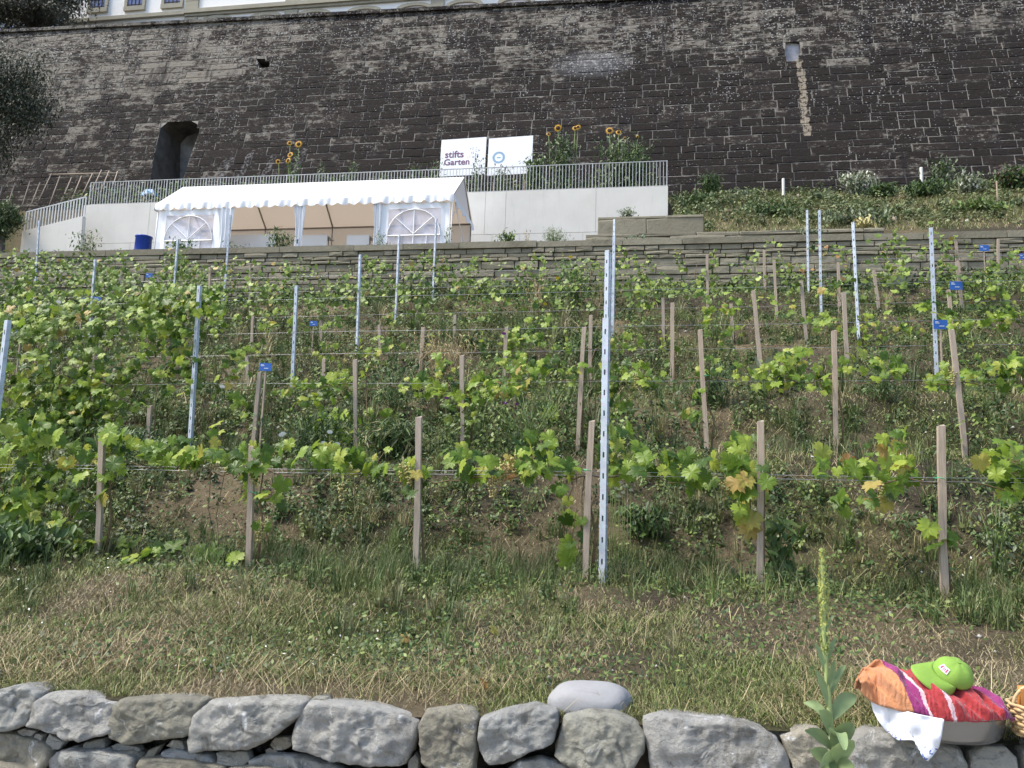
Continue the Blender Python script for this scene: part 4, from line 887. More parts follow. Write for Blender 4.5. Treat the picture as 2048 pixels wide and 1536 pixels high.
# blue plant labels
M_sign = simple("blue_sign", (.03, .12, .42), .4, var=.05); M_signt = simple("white_print", (.75, .78, .82), .5, var=.02)
SIGNS = [(2, 531, 734, 27, 17, "blue plant label on top of the tall stake in the second vine row"), (3, 1881, 649, 26, 18, "blue plant label screwed to the thick metal post at right"),
 (5, 1912, 571, 24, 17, "blue plant label on a stake right of the thick metal post"), (6, 1968, 496, 18, 12, "blue plant label high at right before the terrace wall"), (6, 2046, 513, 14, 11, "blue plant label cut by the right edge of the photo"),
 (4, 627, 647, 16, 11, "blue plant label left of the post below the tent, half hidden by leaves"), (5, 415, 593, 14, 10, "small blue plant label in the leaves left of the tent's tied curtain post"), (6, 298, 551, 16, 10, "small blue plant label just below the terrace wall, under the blue tub"),
 (4, 195, 598, 17, 10, "blue plant label touching the left metal post, its right side"), (4, 166, 600, 16, 9, "blue plant label touching the left metal post, its left side"), (3, 42, 663, 22, 14, "blue plant label at far left beside the edge post")]
for r, px, py, wpx_, hpx_, lab in SIGNS:
    Y = ROWY[r]-.16; p = at(px, py, Y); k = Y/FPX; W_, H_ = wpx_*k/2, hpx_*k/2; g0 = hz1(p[0], Y)
    th = thing("plant_label", lab, "plant label", (p[0], Y, g0), "blue plant labels"); zc = p[2]-g0
    mb = MB(); mb.box(-W_, W_, -.004, 0, zc-H_, zc+H_); pl = mb.build("label_plate", M_sign, th); pl.rotation_euler = (-.0, 0, .12)
    mb = MB()
    for q, (x_, z_, l_) in enumerate(((-.75, .55, .45), (-.75, .28, .6), (-.2, -.35, .7))): mb.box(x_*W_, (x_+l_)*W_, -.006, -.0045, zc+z_*H_-.07*H_, zc+z_*H_+.07*H_)
    mb.build("small_lettering", M_signt, pl)
    mb = MB(); mb.box(-.008, .008, .001, .02, -.05, zc+H_*.5); mb.build("label_peg", M_wood, th)

# ------------------------------------------------------------------ ground cover (numbers follow the distance so every patch is equally dense in view)
def scatter(n, ymin=3.27, ymax=21.4, seed=1, xm=.0, pw=0.):
    g = np.random.default_rng(seed); u = g.random(n); y = ymin*(ymax/ymin)**u; x = -.98*y-.3+g.random(n)*(1.62*y+1.0)
    return x, y, g
def blades(name, n, seed, dens, length, width, lean, palette, mat=M_grass, ymin=3.27, ymax=21.4, zf=hz, label=None, xy=None, curl=.5):
    if xy is None: x, y, g = scatter(n, ymin, ymax, seed)
    else: x, y = xy; g = np.random.default_rng(seed)
    keep = g.random(len(x)) < dens(x, y); x, y = x[keep], y[keep]; n = len(x); z = zf(x, y)-.005
    dist = np.sqrt(x*x+y*y); L = length*(.5+g.random(n))*(.6+.8*fbm(x*1.5, y*1.5, 50)); Wd = width*(dist/4.)**.75*(.7+.6*g.random(n))
    L = L*(dist/4.)**.22; az = g.uniform(0, 2*np.pi, n); ln = np.clip(g.normal(lean, .3, n), 0, 1.45)
    d1 = np.stack([np.sin(ln*.6)*np.cos(az), np.sin(ln*.6)*np.sin(az), np.cos(ln*.6)], 1); l2 = np.minimum(ln*1.3+curl*g.random(n), 1.7)
    d2 = np.stack([np.sin(l2)*np.cos(az), np.sin(l2)*np.sin(az), np.cos(l2)], 1)
    sa = g.normal(0, .8, n); side = np.stack([np.cos(sa), np.sin(sa), 0*sa], 1)
    b = np.stack([x, y, z], 1); mid = b+d1*(L*.5)[:, None]; tip = mid+d2*(L*.5)[:, None]; hw = (Wd/2)[:, None]*side
    V = np.stack([b-hw, b+hw, mid-hw*.8, mid+hw*.8, tip], 1).reshape(-1, 3); i = np.arange(n)[:, None]*5
    Ft = np.concatenate([i+[0, 1, 3], i+[0, 3, 2], i+[2, 3, 4]], 1).reshape(-1, 3)
    pal = np.array(palette); c = pal[g.integers(0, len(pal), n)]*(.7+.6*g.random(n))[:, None]; C = np.repeat(c, 5, 0)
    o = link(name, mesh(name, V, Ft, mat, False, C)); tag(o, kind='stuff'); 
    if label: tag(o, label, "grass" if 'straw' not in name else 'straw')
    return o
def rowmask(y, w_=.45):
    m = 0*y
    for r in ROWY.values(): m = np.maximum(m, np.exp(-((y-r)/w_)**2))
    return m
G1 = [(.13, .18, .045), (.19, .235, .065), (.08, .125, .032), (.26, .28, .095), (.32, .30, .14)]
G2 = [(.40, .33, .19), (.48, .40, .25), (.31, .25, .15), (.25, .21, .13), (.22, .20, .10)]
def MUL(x, y):      # bare mulch and soil patches
    m_ = 1.
    for cx_, cy_, rx_, ry_ in ((-3.7, 6.6, .9, .5), (1.35, 4.3, .5, .35), (-1.3, 4.9, .35, .2), (2.2, 7.6, .6, .3), (-4.4, 8.8, .8, .4), (4.6, 9.5, .9, .5), (-.4, 6.5, .5, .25)): m_ = m_*(1-.85*np.exp(-((x-cx_)/rx_)**2-((y-cy_)/ry_)**2))
    return m_
D1 = lambda x, y: np.clip(.42+.4*rowmask(y)*(y > 4.6)+3.2*(fbm(x*1.3, y*1.3, 21)-.52), .03, 1)*MUL(x, y)
D2 = lambda x, y: np.clip(.36+.08*(y < 5)+3.4*(fbm(x*1.2+5, y*1.2, 33)-.5), .05, 1)
blades("green_grass", 500000, 101, D1, .058, .0036, .95, G1, label="short mown green grass growing over the terraced slope")
blades("dry_grass", 350000, 102, D2, .055, .003, 1.25, G2, label="dry bleached grass stubble on the terraced slope")
blades("long_grass", 105000, 103, lambda x, y: np.clip(1.4*np.exp(-((y-5.75)/.3)**2)*(fbm(x*1.2, y, 61) > .47)+.9*rowmask(y, .3)*(y > 7)*(fbm(x*1.1, y, 62) > .5), 0, 1), .17, .0036, .5, [(.10, .16, .04), (.14, .2, .055), (.2, .24, .09), (.3, .3, .15)], label="longer green grass along the feet of the vine stakes")
blades("straw", 42000, 104, lambda x, y: np.clip(.06+3*(fbm(x*.9+9, y*.9, 71)-.52)+.9*np.exp(-((y-3.5)/.22)**2)*(fbm(x*1.1, y, 72) > .45)+2.5*np.exp(-((x+2.7)/.6)**2-((y-3.65)/.25)**2)+1.2*np.exp(-((x+.8)/.5)**2-((y-3.6)/.12)**2)+1.0*np.exp(-((x-.75)/.4)**2-((y-3.5)/.15)**2)+1.2*np.exp(-((x+1.9)/.6)**2-((y-4.5)/.3)**2), .03, 1), .20, .0026, 1.38, [(.55, .46, .26), (.46, .37, .2), (.36, .28, .16)], label="loose straw and cut grass lying on the slope", curl=.15)
# small leaved weeds
def weeds(name, n, seed, dens, size, hgt, palette, label, ymin=3.5, ymax=21.4, zf=hz, xy=None):
    if xy is None: x, y, g = scatter(n, ymin, ymax, seed)
    else: x, y = xy; g = np.random.default_rng(seed)
    keep = g.random(len(x)) < dens(x, y); x, y = x[keep], y[keep]; n = len(x); dist = np.sqrt(x*x+y*y); z = zf(x, y)+hgt*g.random(n)*(dist/4)**.3*(.3+1.2*fbm(x*2, y*2, 55))
    s = size*(.5+g.random(n))*(dist/4.)**.6; nr = g.normal(0, .5, (n, 3)); nr[:, 2] += 1; nr[:, 1] -= .4; nr /= np.linalg.norm(nr, axis=1)[:, None]
    u = np.cross(nr, g.normal(0, 1, (n, 3))); u /= np.linalg.norm(u, axis=1)[:, None]; v = np.cross(nr, u); c = np.stack([x, y, z], 1); S = s[:, None]
    V = np.stack([c-u*S, c+v*S*.55-u*S*.1, c+u*S, c-v*S*.55-u*S*.1], 1).reshape(-1, 3); i = np.arange(n)[:, None]*4; Ft = np.concatenate([i+[0, 1, 2], i+[0, 2, 3]], 1).reshape(-1, 3)
    pal = np.array(palette); cc = pal[g.integers(0, len(pal), n)]*(.65+.7*g.random(n))[:, None]
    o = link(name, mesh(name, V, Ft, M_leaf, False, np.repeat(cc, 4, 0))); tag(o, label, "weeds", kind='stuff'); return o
WG = [(.06, .105, .026), (.11, .17, .042), (.036, .066, .018), (.19, .24, .065), (.08, .13, .04)]
bank = lambda y: np.clip(sum(np.exp(-((y-b)/.45)**2) for b in (6.7, 9.3, 12.1, 14.7, 17.2)), 0, 1)
weeds("weeds", 310000, 201, lambda x, y: np.clip(.25+.35*bank(y)+2.6*(fbm(x*1.1, y*1.1, 81)-.5), .04, 1)*(.3+.7*sm(y, 5, 6))*MUL(x, y), .012, .09, WG, "low broad-leaved weeds spreading over the vineyard banks")
weeds("white_clover_flowers", 2600, 202, lambda x, y: (fbm(x*.9, y*.9, 91) > .57).astype(float), .007, .12, [(.75, .75, .68)], "tiny white flowers scattered among the weeds")
def clumps(name, n, seed, dens, hgt, leaf, per, palette, label, blade=False, zf=hz, xy=None):
    """many small plants: leaves or arching blades round each foot"""
    if xy is None: x, y, g = scatter(n, 3.6, 21.2, seed)
    else: x, y = xy; g = np.random.default_rng(seed)
    keep = g.random(len(x)) < dens(x, y); x, y = x[keep], y[keep]; n = len(x); dist = np.sqrt(x*x+y*y); S0 = (.5+g.random(n))*(dist/6)**.25
    H = np.repeat(hgt*S0, per); X = np.repeat(x, per); Yy = np.repeat(y, per); Z = np.repeat(zf(x, y), per); k = len(X); f = g.random(k)**.8; az = g.uniform(0, 6.283, k); L = leaf*(.6+.8*g.random(k))*np.repeat((dist/6)**.35, per)
    tone = np.repeat(.65+.7*g.random(n), per); pal = np.array(palette); pc_ = pal[np.repeat(g.integers(0, len(pal), n), per)]
    if blade:
        ln = g.uniform(.15, 1.1, k); b = np.stack([X+.02*g.normal(0, 1, k), Yy+.02*g.normal(0, 1, k), Z], 1); LL = H*(.6+.6*g.random(k)); d = np.stack([np.sin(ln*.5)*np.cos(az), np.sin(ln*.5)*np.sin(az), np.cos(ln*.5)], 1); d2 = np.stack([np.sin(ln*1.5)*np.cos(az), np.sin(ln*1.5)*np.sin(az), np.cos(ln*1.5)], 1)
        m_ = b+d*(LL*.55)[:, None]; tp = m_+d2*(LL*.5)[:, None]; sd = np.stack([np.cos(az+1.57), np.sin(az+1.57), 0*az], 1)*(L*.5)[:, None]
        V = np.stack([b-sd, b+sd, m_-sd*.8, m_+sd*.8, tp], 1).reshape(-1, 3); i = np.arange(k)[:, None]*5; Ft = np.concatenate([i+[0, 1, 3], i+[0, 3, 2], i+[2, 3, 4]], 1).reshape(-1, 3); rep = 5
    else:
        rad = H*.55*np.sqrt(g.random(k))*(1-.3*f); c = np.stack([X+rad*np.cos(az), Yy+rad*np.sin(az), Z+H*f*(1-.35*(rad/(H*.55))**2)+.01], 1); nr = g.normal(0, .45, (k, 3)); nr[:, 2] += .9; nr[:, 0] += .5*np.cos(az); nr[:, 1] += .5*np.sin(az)-.2; nr /= np.linalg.norm(nr, axis=1)[:, None]
        u = np.stack([np.cos(az), np.sin(az), -.3+0*az], 1); u -= nr*(u*nr).sum(1)[:, None]; u /= np.linalg.norm(u, axis=1)[:, None]; v = np.cross(nr, u); S = L[:, None]
        V = np.stack([c-u*S*.5, c+v*S*.3, c+u*S*.5-nr*S*.12, c-v*S*.3], 1).reshape(-1, 3); i = np.arange(k)[:, None]*4; Ft = np.concatenate([i+[0, 1, 2], i+[0, 2, 3]], 1).reshape(-1, 3); rep = 4
    C = np.repeat(pc_*(tone*(.8+.4*g.random(k)))[:, None], rep, 0); o = link(name, mesh(name, V, Ft, M_leaf, False, C)); tag(o, label, "weeds" if not blade else "grass", kind='stuff')
lowveg = lambda x, y: np.clip(.2+.75*bank(y)+2.2*(fbm(x*.9, y*.6, 41)-.5)+.3*sm(-x/y, .1, .5), .02, 1)*sm(y, 5.6, 6.6)*MUL(x, y)
midveg = lambda x, y: sm(y, 7.4, 8.6)*np.clip(.95*np.exp(-((x/y+.17)/.20)**2)+.45*sm(-x/y, .3, .6)+.25*sm(x/y, .1, .3)*sm(y, 12, 15)+1.6*(fbm(x*.8, y*.7, 46)-.55), 0, 1)
clumps("tall_weeds", 3000, 505, midveg, .34, .045, 46, [(.075, .12, .028), (.13, .19, .045), (.05, .085, .022), (.19, .25, .06)], "knee-high weeds filling the middle of the slope")
clumps("tall_grass", 1900, 506, midveg, .42, .007, 34, [(.12, .17, .05), (.2, .22, .09), (.32, .28, .15), (.09, .13, .04)], "tall seeding grass in the middle of the slope", blade=True)
clumps("leafy_weeds", 8400, 501, lowveg, .13, .034, 26, WG, "small leafy weeds crowding the banks between the vine rows")
clumps("grass_tufts", 6200, 502, lambda x, y: np.clip(.2+.5*bank(y)+.6*np.exp(-((y-5.8)/.35)**2)+2.4*(fbm(x*1.3, y*1.3, 42)-.5), .03, 1)*sm(y, 3.7, 5.4), .17, .0055, 24, [(.09, .14, .04), (.13, .18, .055), (.18, .21, .08), (.26, .24, .12), (.08, .12, .035)], "tufts of arching grass among the weeds", blade=True)
clumps("terrace_foot_weeds", 0, 503, lambda x, y: (fbm(x*.8, y, 43) > .42).astype(float), .30, .07, 40, WG+[(.16, .22, .06)], "thick weeds growing along the foot of the terrace wall", xy=(np.random.default_rng(15).uniform(-20, 9.5, 700), np.random.default_rng(16).uniform(19.2, 21.3, 700)))
# upper right slope
xr_ = lambda n, s: (np.random.default_rng(s).uniform(.4, 14.5, n), np.random.default_rng(s+1).uniform(23.3, 32.8, n))
clumps("slope_clumps", 0, 504, lambda x, y: np.clip(.22+2.6*(fbm(x*.5, y*.5, 44)-.5), .03, 1), .24, .06, 34, [(.10, .14, .05), (.15, .19, .075), (.2, .23, .11), (.07, .10, .035)], "low shrubby plants covering the slope at upper right", zf=uz, xy=(np.random.default_rng(17).uniform(.5, 14.5, 1500), np.random.default_rng(18).uniform(23.4, 32.7, 1500)))
blades("slope_grass", 0, 110, lambda x, y: np.clip(.5+2*(fbm(x*.6, y*.6, 22)-.5), .1, 1), .12, .004, .8, G1+G2[:2], zf=uz, xy=xr_(40000, 301), label="rough grass on the planted slope at upper right")
weeds("slope_weeds", 0, 111, lambda x, y: np.clip(.4+3*(fbm(x*.5, y*.5, 23)-.5), .03, 1), .016, .12, [(.13, .17, .06), (.18, .21, .085), (.1, .13, .05), (.25, .24, .12)], "green ground cover plants on the slope at upper right", zf=uz, xy=xr_(60000, 303))
xt = (np.random.default_rng(5).uniform(-24, -.5, 9000), 21.75+.5*np.random.default_rng(6).random(9000))
weeds("terrace_weeds", 0, 112, lambda x, y: (fbm(x*.9, y, 24) > .5).astype(float), .012, .10, WG, "low weeds along the top edge of the terrace wall", zf=uz, xy=xt)
xt = (np.random.default_rng(7).uniform(-24, 0, 16000), 28.4+3.5*np.random.default_rng(8).random(16000))
weeds("upper_bed_plants", 0, 113, lambda x, y: (fbm(x*.7, y*.7, 25) > .45).astype(float), .02, .55, WG, "low green plants in the bed behind the railing", zf=uz, xy=xt)
# pebbles
mb = MB(); rp = random.Random(4); x, y, g = scatter(420, 3.5, 20, 401)
for i in range(len(x)):
    if float(fbm(x[i]*.8, y[i]*.8, 95)) < .47: continue
    s = .009*rp.uniform(.5, 1.8)*(y[i]/4)**.5; z = hz1(x[i], y[i]); sq = [(a0*s*rp.uniform(.7, 1.5), b0*s*rp.uniform(.7, 1.2), c0*s*.8) for a0, b0, c0 in ((1, 0, 0), (0, 1, 0), (-1, 0, 0), (0, -1, 0), (0, 0, 1), (0, 0, -1))]
    mb.add([(x[i]+a0, y[i]+b0, z+c0+s*.4) for a0, b0, c0 in sq], [(0, 1, 4), (1, 2, 4), (2, 3, 4), (3, 0, 4), (1, 0, 5), (2, 1, 5), (3, 2, 5), (0, 3, 5)])
tag(mb.build("pebbles", simple("pebble", (.36, .34, .31), .9, var=.4, scale=9), None, True), "pale pebbles scattered over the bare soil", "pebbles", kind='stuff')

# ------------------------------------------------------------------ single plants
def plant(name, label, cat, px, py, Y, wpx_, hpx_, n, leaf, cols, zf=hz, shape='bush', dry=False, group=None, stems=6, seed=0, protos=None, ground=None):
    """a plant whose foot is at px,py: leaves through an uneven volume over visible stems"""
    k = Y/FPX; B = at(px, py, Y); g0 = float(zf(B[0], Y)) if ground is None else ground; base = (B[0], Y, g0); top = B[2]+hpx_*k; H = max(.1, top-g0); W_ = wpx_*k/2
    rr = random.Random(seed+int(px)); th = thing(name, label, cat, base, group)
    mb = MB(); tips = []
    for q in range(stems):
        u = rr.uniform(0, 6.28); rad = W_*rr.uniform(.15, .85); tx, ty, tz = rad*math.cos(u), rad*.7*math.sin(u), H*rr.uniform(.65, .97)
        P_ = [(base[0]+rr.uniform(-.02, .02), Y, g0-.03), (base[0]+tx*.4, Y+ty*.4, g0+tz*.55), (base[0]+tx, Y+ty, g0+tz)]; mb.tube(P_, [.006, .004, .002], 4); tips.append(P_)
    mb.build("stems", M_green_stem if not dry else simple("dry_stem", (.36, .28, .16), .8), th, True, base); items = []
    for i in range(n):
        T_ = rr.choice(tips); f = rr.uniform(.15, 1.05); a0, b0, c0 = [np.array(v) for v in T_]; p = (a0*(1-f)**2+2*f*(1-f)*b0+f*f*c0) if f < 1 else c0
        sp = W_*.32*(1.25-.8*f if shape != 'bush' else 1); p = p+np.array([rr.gauss(0, sp), rr.gauss(0, sp*.8), rr.gauss(0, H*.06)]); p[2] = max(p[2], g0+.01); p[2] = min(p[2], g0+H*1.05)
        c = np.array(cols[rr.randrange(len(cols))])*rr.uniform(.65, 1.35); items.append((p, leafrot(rr, .4), leaf*rr.uniform(.6, 1.4), c))
    joined_leaves("foliage", th, items, base, protos or OV); return th, base, H, tips
OV = [([(0, -.5, 0), (.2, -.1, .04), (.14, .3, .02), (0, .55, -.08), (-.14, .3, .02), (-.2, -.1, .04)], [(0, 1, 2), (0, 2, 3), (0, 3, 4), (0, 4, 5)])]
LNG = [([(0, -.5, 0), (.06, 0, .08), (0, .6, 0), (-.06, 0, .08)], [(0, 1, 2), (0, 2, 3)])]
def rosette(name, label, px, py, Y, rpx, nl, col, zf=hz, wid=.28, up=.8, group=None, seed=1, cat="plant", lift=0.):
    """big leaves rising from one crown, each a child"""
    k = Y/FPX; B = at(px, py, Y); g0 = float(zf(B[0], Y)); g0 = max(g0, B[2]-.1) if lift else g0; base = (B[0], Y, g0); th = thing(name, label, cat, base, group); rr = random.Random(seed+int(px)); L = rpx*k
    for i in range(nl):
        az = i*2.4+rr.uniform(-.3, .3); el = rr.uniform(.25, 1.2)*up; l_ = L*rr.uniform(.7, 1.1); V = []; Fs = []
        for s_ in range(7):
            f = s_/6; ww = wid*l_*math.sin(math.pi*min(1, f*.9+.06))**.8*.5; r_2 = l_*f; zz = math.sin(el)*r_2-.55*l_*f**2.2*math.cos(el); xx = math.cos(el)*r_2
            cx_, cy_ = xx*math.cos(az), xx*math.sin(az); sx, sy = -math.sin(az)*ww, math.cos(az)*ww; wob = .08*l_*math.sin(s_*2.1+i)
            V += [(cx_-sx, cy_-sy, zz+ww*.35+wob*.2), (cx_, cy_, zz), (cx_+sx, cy_+sy, zz+ww*.35-wob*.2)]
        for s_ in range(6): b = s_*3; Fs += [(b, b+1, b+4, b+3), (b+1, b+2, b+5, b+4)]
        c = np.tile(np.array(col)*rr.uniform(.7, 1.25), (len(V), 1)); link("leaf", mesh("leaf", V, Fs, M_leaf, True, c), th)
    return th
DG = [(.06, .11, .03), (.09, .15, .04), (.045, .085, .025)]; MG = [(.12, .2, .045), (.17, .25, .06), (.08, .14, .035)]; GG = [(.17, .21, .12), (.22, .26, .16), (.13, .17, .09)]; TAN = [(.5, .4, .22), (.42, .33, .18), (.34, .26, .14)]
# on the slope
plant("dry_grass_clump", "large clump of dry tan grass in the third vine row below the tent's right window", "grass clump", 890, 745, 10.6, 150, 90, 900, .10, TAN, dry=True, protos=LNG, stems=26)
plant("grass_clump", "dark green arching grass clump between the second row stakes at centre left", "grass clump", 800, 925, 7.7, 170, 90, 900, .13, DG+[(.25, .25, .12)], protos=LNG, stems=16)
plant("leafy_weed", "dense dark green bush with white petals around it left of centre", "plant", 610, 905, 7.9, 170, 90, 900, .045, DG, stems=12)
plant("leafy_weed", "tall loose weeds with purple flowers in the second row near centre", "plant", 1060, 900, 7.8, 220, 130, 800, .04, DG+MG, stems=16)
plant("broad_leaved_plant", "dark broad-leaved plant right of the tall front post", "plant", 1290, 1060, 6.4, 110, 50, 300, .06, DG, stems=10)
plant("broad_leaved_plant", "bright green sprouting plant at the foot of the fifth front stake", "plant", 1555, 1130, 5.9, 90, 85, 130, .09, MG, stems=8)
plant("nettle_patch", "pale green leafy weed at the right edge of the front row", "plant", 1990, 1070, 6.2, 90, 70, 220, .04, GG+MG, stems=10)
plant("leafy_bush", "dark leafy bush under the third vine row at right of centre", "bush", 1420, 800, 9.6, 100, 85, 700, .05, DG, stems=10)
plant("leafy_bush", "dark compact bush left of the thick metal post", "bush", 1765, 745, 9.9, 140, 60, 700, .045, DG, stems=10)
plant("leafy_bush", "dark bush on the bank behind the second row at left of centre", "bush", 790, 760, 9.7, 130, 50, 500, .05, DG, stems=10)
plant("leafy_bush", "dark weeds filling the bank below the third row at far left", "bush", 250, 900, 7.6, 190, 60, 500, .06, DG, stems=12)
plant("yellow_flowered_bush", "upright green bush with small yellow flowers before the terrace wall", "bush", 1140, 645, 16.6, 110, 130, 900, .09, MG, stems=22)
plant("tall_dry_weed", "tall rusty dry weed beside the yellow-flowered bush", "plant", 1075, 645, 16.9, 60, 110, 260, .06, TAN+[(.25, .2, .1)], stems=12, dry=True)
plant("leafy_bush", "bushy green weeds behind the central posts", "bush", 1180, 720, 12.6, 120, 70, 600, .07, DG+MG, stems=14)
plant("goldenrod", "yellow-green feathery weed in the bank left of the third metal post", "plant", 535, 845, 8.3, 36, 30, 160, .03, [(.3, .32, .12)], stems=6)
plant("leafy_bush", "dark mass of vine and weed leaves at the left edge of the front row", "bush", 50, 1185, 5.35, 220, 150, 900, .07, DG, stems=14)
rosette("mullein_rosette", "large rosette of grey-green mullein leaves in the third vine row at right", 1530, 690, 10.6, 95, 22, (.26, .30, .20), wid=.26, up=1.1)
rosette("mullein_rosette", "pale grey-green rosette by the terrace wall at right", 1800, 545, 17.6, 50, 16, (.27, .31, .24), wid=.3, up=1.1)
rosette("dandelion", "dandelion leaves on the bank left of the fourth front stake", 925, 1015, 6.5, 46, 10, (.15, .22, .06), wid=.16, up=.8)
rosette("weed_tuft", "low leafy tuft on the grass below the tall front post", 1330, 1060, 6.3, 34, 9, (.10, .17, .05), wid=.3)
rosette("weed_tuft", "grey-green tuft on the grass right of centre near the bottom", 1130, 1255, 4.6, 22, 9, (.17, .22, .12), wid=.25)
for k, (px, py, Y, rp_) in enumerate(((1410, 1270, 4.4, 26), (1000, 1375, 3.75, 34), (880, 1375, 3.75, 30), (1250, 1270, 4.4, 24), (240, 1300, 4.2, 24), (1170, 1330, 4.0, 22), (640, 1085, 6.1, 32), (60, 1310, 4.2, 24), (1420, 1215, 5.0, 30), (1490, 1370, 3.8, 20), (560, 1380, 3.7, 26), (1590, 1400, 3.6, 30), (820, 1290, 4.3, 18), (700, 1395, 3.65, 22))):
    rosette("grass_tuft", "green leafy tuft in the mown grass above the front wall, %s from the left" % (NTH[sorted([1410, 1000, 880, 1250, 240, 1170, 640, 60, 1420, 1490, 560, 1590, 820, 700]).index(px)]), px, py, Y, rp_, 8, (.15, .25, .05), wid=.14, up=1.3, group="leafy tufts in the mown grass", cat="tuft")
def flowers(th_label, name, pts, Y, s_px, col, nm, group):
    fm = simple(nm, col, .6); order = sorted(pts)
    for (px, py) in pts:
        p = at(px, py, Y); s = s_px*Y/FPX; g0 = hz1(p[0], Y); mb = MB()
        n_ = 7; V = [(0, -.004, p[2]-g0)]+[(s*math.cos(u), -.004-s*.3*math.sin(u), p[2]-g0+s*.6*math.sin(u)) for u in np.linspace(0, 6.28, n_)]
        th = thing(name, th_label+", "+NTH[order.index((px, py))]+(" of its group" if order.index((px, py)) == 0 else " from the left"), "flower", (p[0], Y, g0), group); mb.add(V, [(0, i, i+1) for i in range(1, n_)]); mb.build("petals", fm, th)
        mb = MB(); mb.tube([(0, 0, 0), (0, 0, max(.02, p[2]-g0))], .002, 4); mb.build("stem", M_green_stem, th)
flowers("white bindweed flower in the dark bush left of centre", "white_flower", [(563, 870), (567, 867), (648, 886), (644, 892), (675, 888), (660, 864), (445, 773), (118, 604)], 7.6, 7, (.8, .8, .78), "white_petal", "white bindweed flowers left of centre")
flowers("small white yarrow flower right of the tall front post", "white_flower", [(1222, 948), (1230, 958), (1240, 965), (1250, 972), (1232, 976), (1246, 985), (1256, 962), (1226, 940), (1262, 980), (1238, 992)], 6.1, 5, (.72, .72, .66), "yarrow_petal", "white yarrow flowers beside the tall post")
flowers("small yellow flower of the bush before the terrace wall", "yellow_flower", [(1141, 514), (1134, 572), (1090, 608), (1115, 556)], 16.2, 5, (.7, .5, .03), "yellow_petal", "yellow flowers before the terrace wall")
flowers("purple flower in the loose weeds of the second row", "purple_flower", [(1008, 667), (1020, 800), (1035, 808), (1010, 806), (893, 796), (737, 888)], 7.9, 5, (.22, .03, .25), "purple_petal", "purple flowers among the weeds")
# fallen orange leaves
for i, (px, py, Y) in enumerate(((808, 1298, 4.25), (988, 1297, 4.25), (968, 1415, 3.5), (1075, 1600, 9))[:3]):
    p = at(px, py, Y); V, Fs = LV[i]; s = .06; o = link("dry_leaf", mesh("dry_leaf", [(a0*s, b0*s, c0*s) for a0, b0, c0 in V], Fs, M_ydry), loc=(p[0], Y, hz1(p[0], Y)+.04), rot=(1.1, .3*i, i)); tag(o, ["withered orange leaf on the grass, left of two", "withered orange leaf on the grass, right of two", "withered orange leaf on the top edge of the front wall"][i], "leaf")

# terrace edge plants (behind the sandstone wall lip)
tz = lambda x, y: 7.03+0*np.asarray(x)
plant("shrub", "feathery green plant in front of the stair parapet", "shrub", 170, 503, 22.4, 70, 40, 350, .10, MG+GG, zf=tz, seed=1)
plant("shrub", "green leafy shrub before the tent's left window", "shrub", 368, 503, 22.4, 54, 34, 350, .10, MG, zf=tz, seed=2)
plant("shrub", "dark green shrub before the tent's open left bay", "shrub", 555, 503, 22.4, 64, 48, 500, .10, DG+MG, zf=tz, seed=3)
plant("shrub", "small plant before the tent's middle bay", "shrub", 470, 503, 22.3, 60, 22, 160, .08, GG, zf=tz, seed=4)
plant("shrub", "green leafy shrub right of the tent", "shrub", 1016, 495, 22.4, 46, 40, 320, .11, MG, zf=tz, seed=5)
plant("lavender_bush", "rounded grey-green bush before the concrete wall", "bush", 1110, 492, 22.4, 54, 40, 900, .09, [(.16, .24, .07), (.2, .28, .1)], zf=tz, protos=LNG, stems=20)
plant("shrub", "small pale shrub standing on the large sandstone blocks", "shrub", 1252, 436, 23.4, 38, 26, 260, .08, GG, zf=lambda x, y: 8.25+0*x, seed=6)
plant("shrub", "low bluish green plant at the foot of the large blocks", "shrub", 1273, 488, 22.3, 64, 20, 260, .08, [(.14, .24, .12)], zf=tz, seed=7)
plant("shrub", "tall thin plant before the tent's right window", "shrub", 758, 500, 22.3, 34, 50, 120, .07, GG, zf=tz, seed=8)
plant("shrub", "wispy tall plant at the tent's right corner", "shrub", 893, 497, 22.3, 24, 52, 100, .06, GG, zf=tz, seed=9)
plant("reed_plant", "thin dry stalks before the concrete wall right of the tent", "plant", 1053, 495, 22.3, 18, 40, 60, .05, TAN, zf=tz, dry=True)
for i, (px, rp_, c) in enumerate(((700, 34, (.10, .16, .05)), (858, 32, (.13, .2, .05)), (930, 28, (.14, .22, .06)), (965, 30, (.16, .24, .07)), (20, 44, (.17, .22, .18)), (90, 26, (.14, .19, .12)), (240, 30, (.16, .2, .13)), (285, 26, (.16, .2, .13)), (735, 20, (.14, .2, .1)))):
    rosette("cabbage_plant", "leafy cabbage-like plant on the terrace wall edge, %s" % ("far left below the steps", "left of the blue tub", "in front of the blue tub")[i-4 if i in (4,) else 0] if i == 4 else "broad-leaved plant on the terrace wall edge, " + ["below the tent's third curtain", "below the tent's right window", "below the tent's right corner", "just right of the tent corner", "", "by the stair parapet", "left of the blue tub", "in front of the blue tub", "left of the tent's right window"][i], px, 502 if px < 900 else 497, 22.1, rp_, 14, c, zf=tz, wid=.36, up=.9, lift=0)
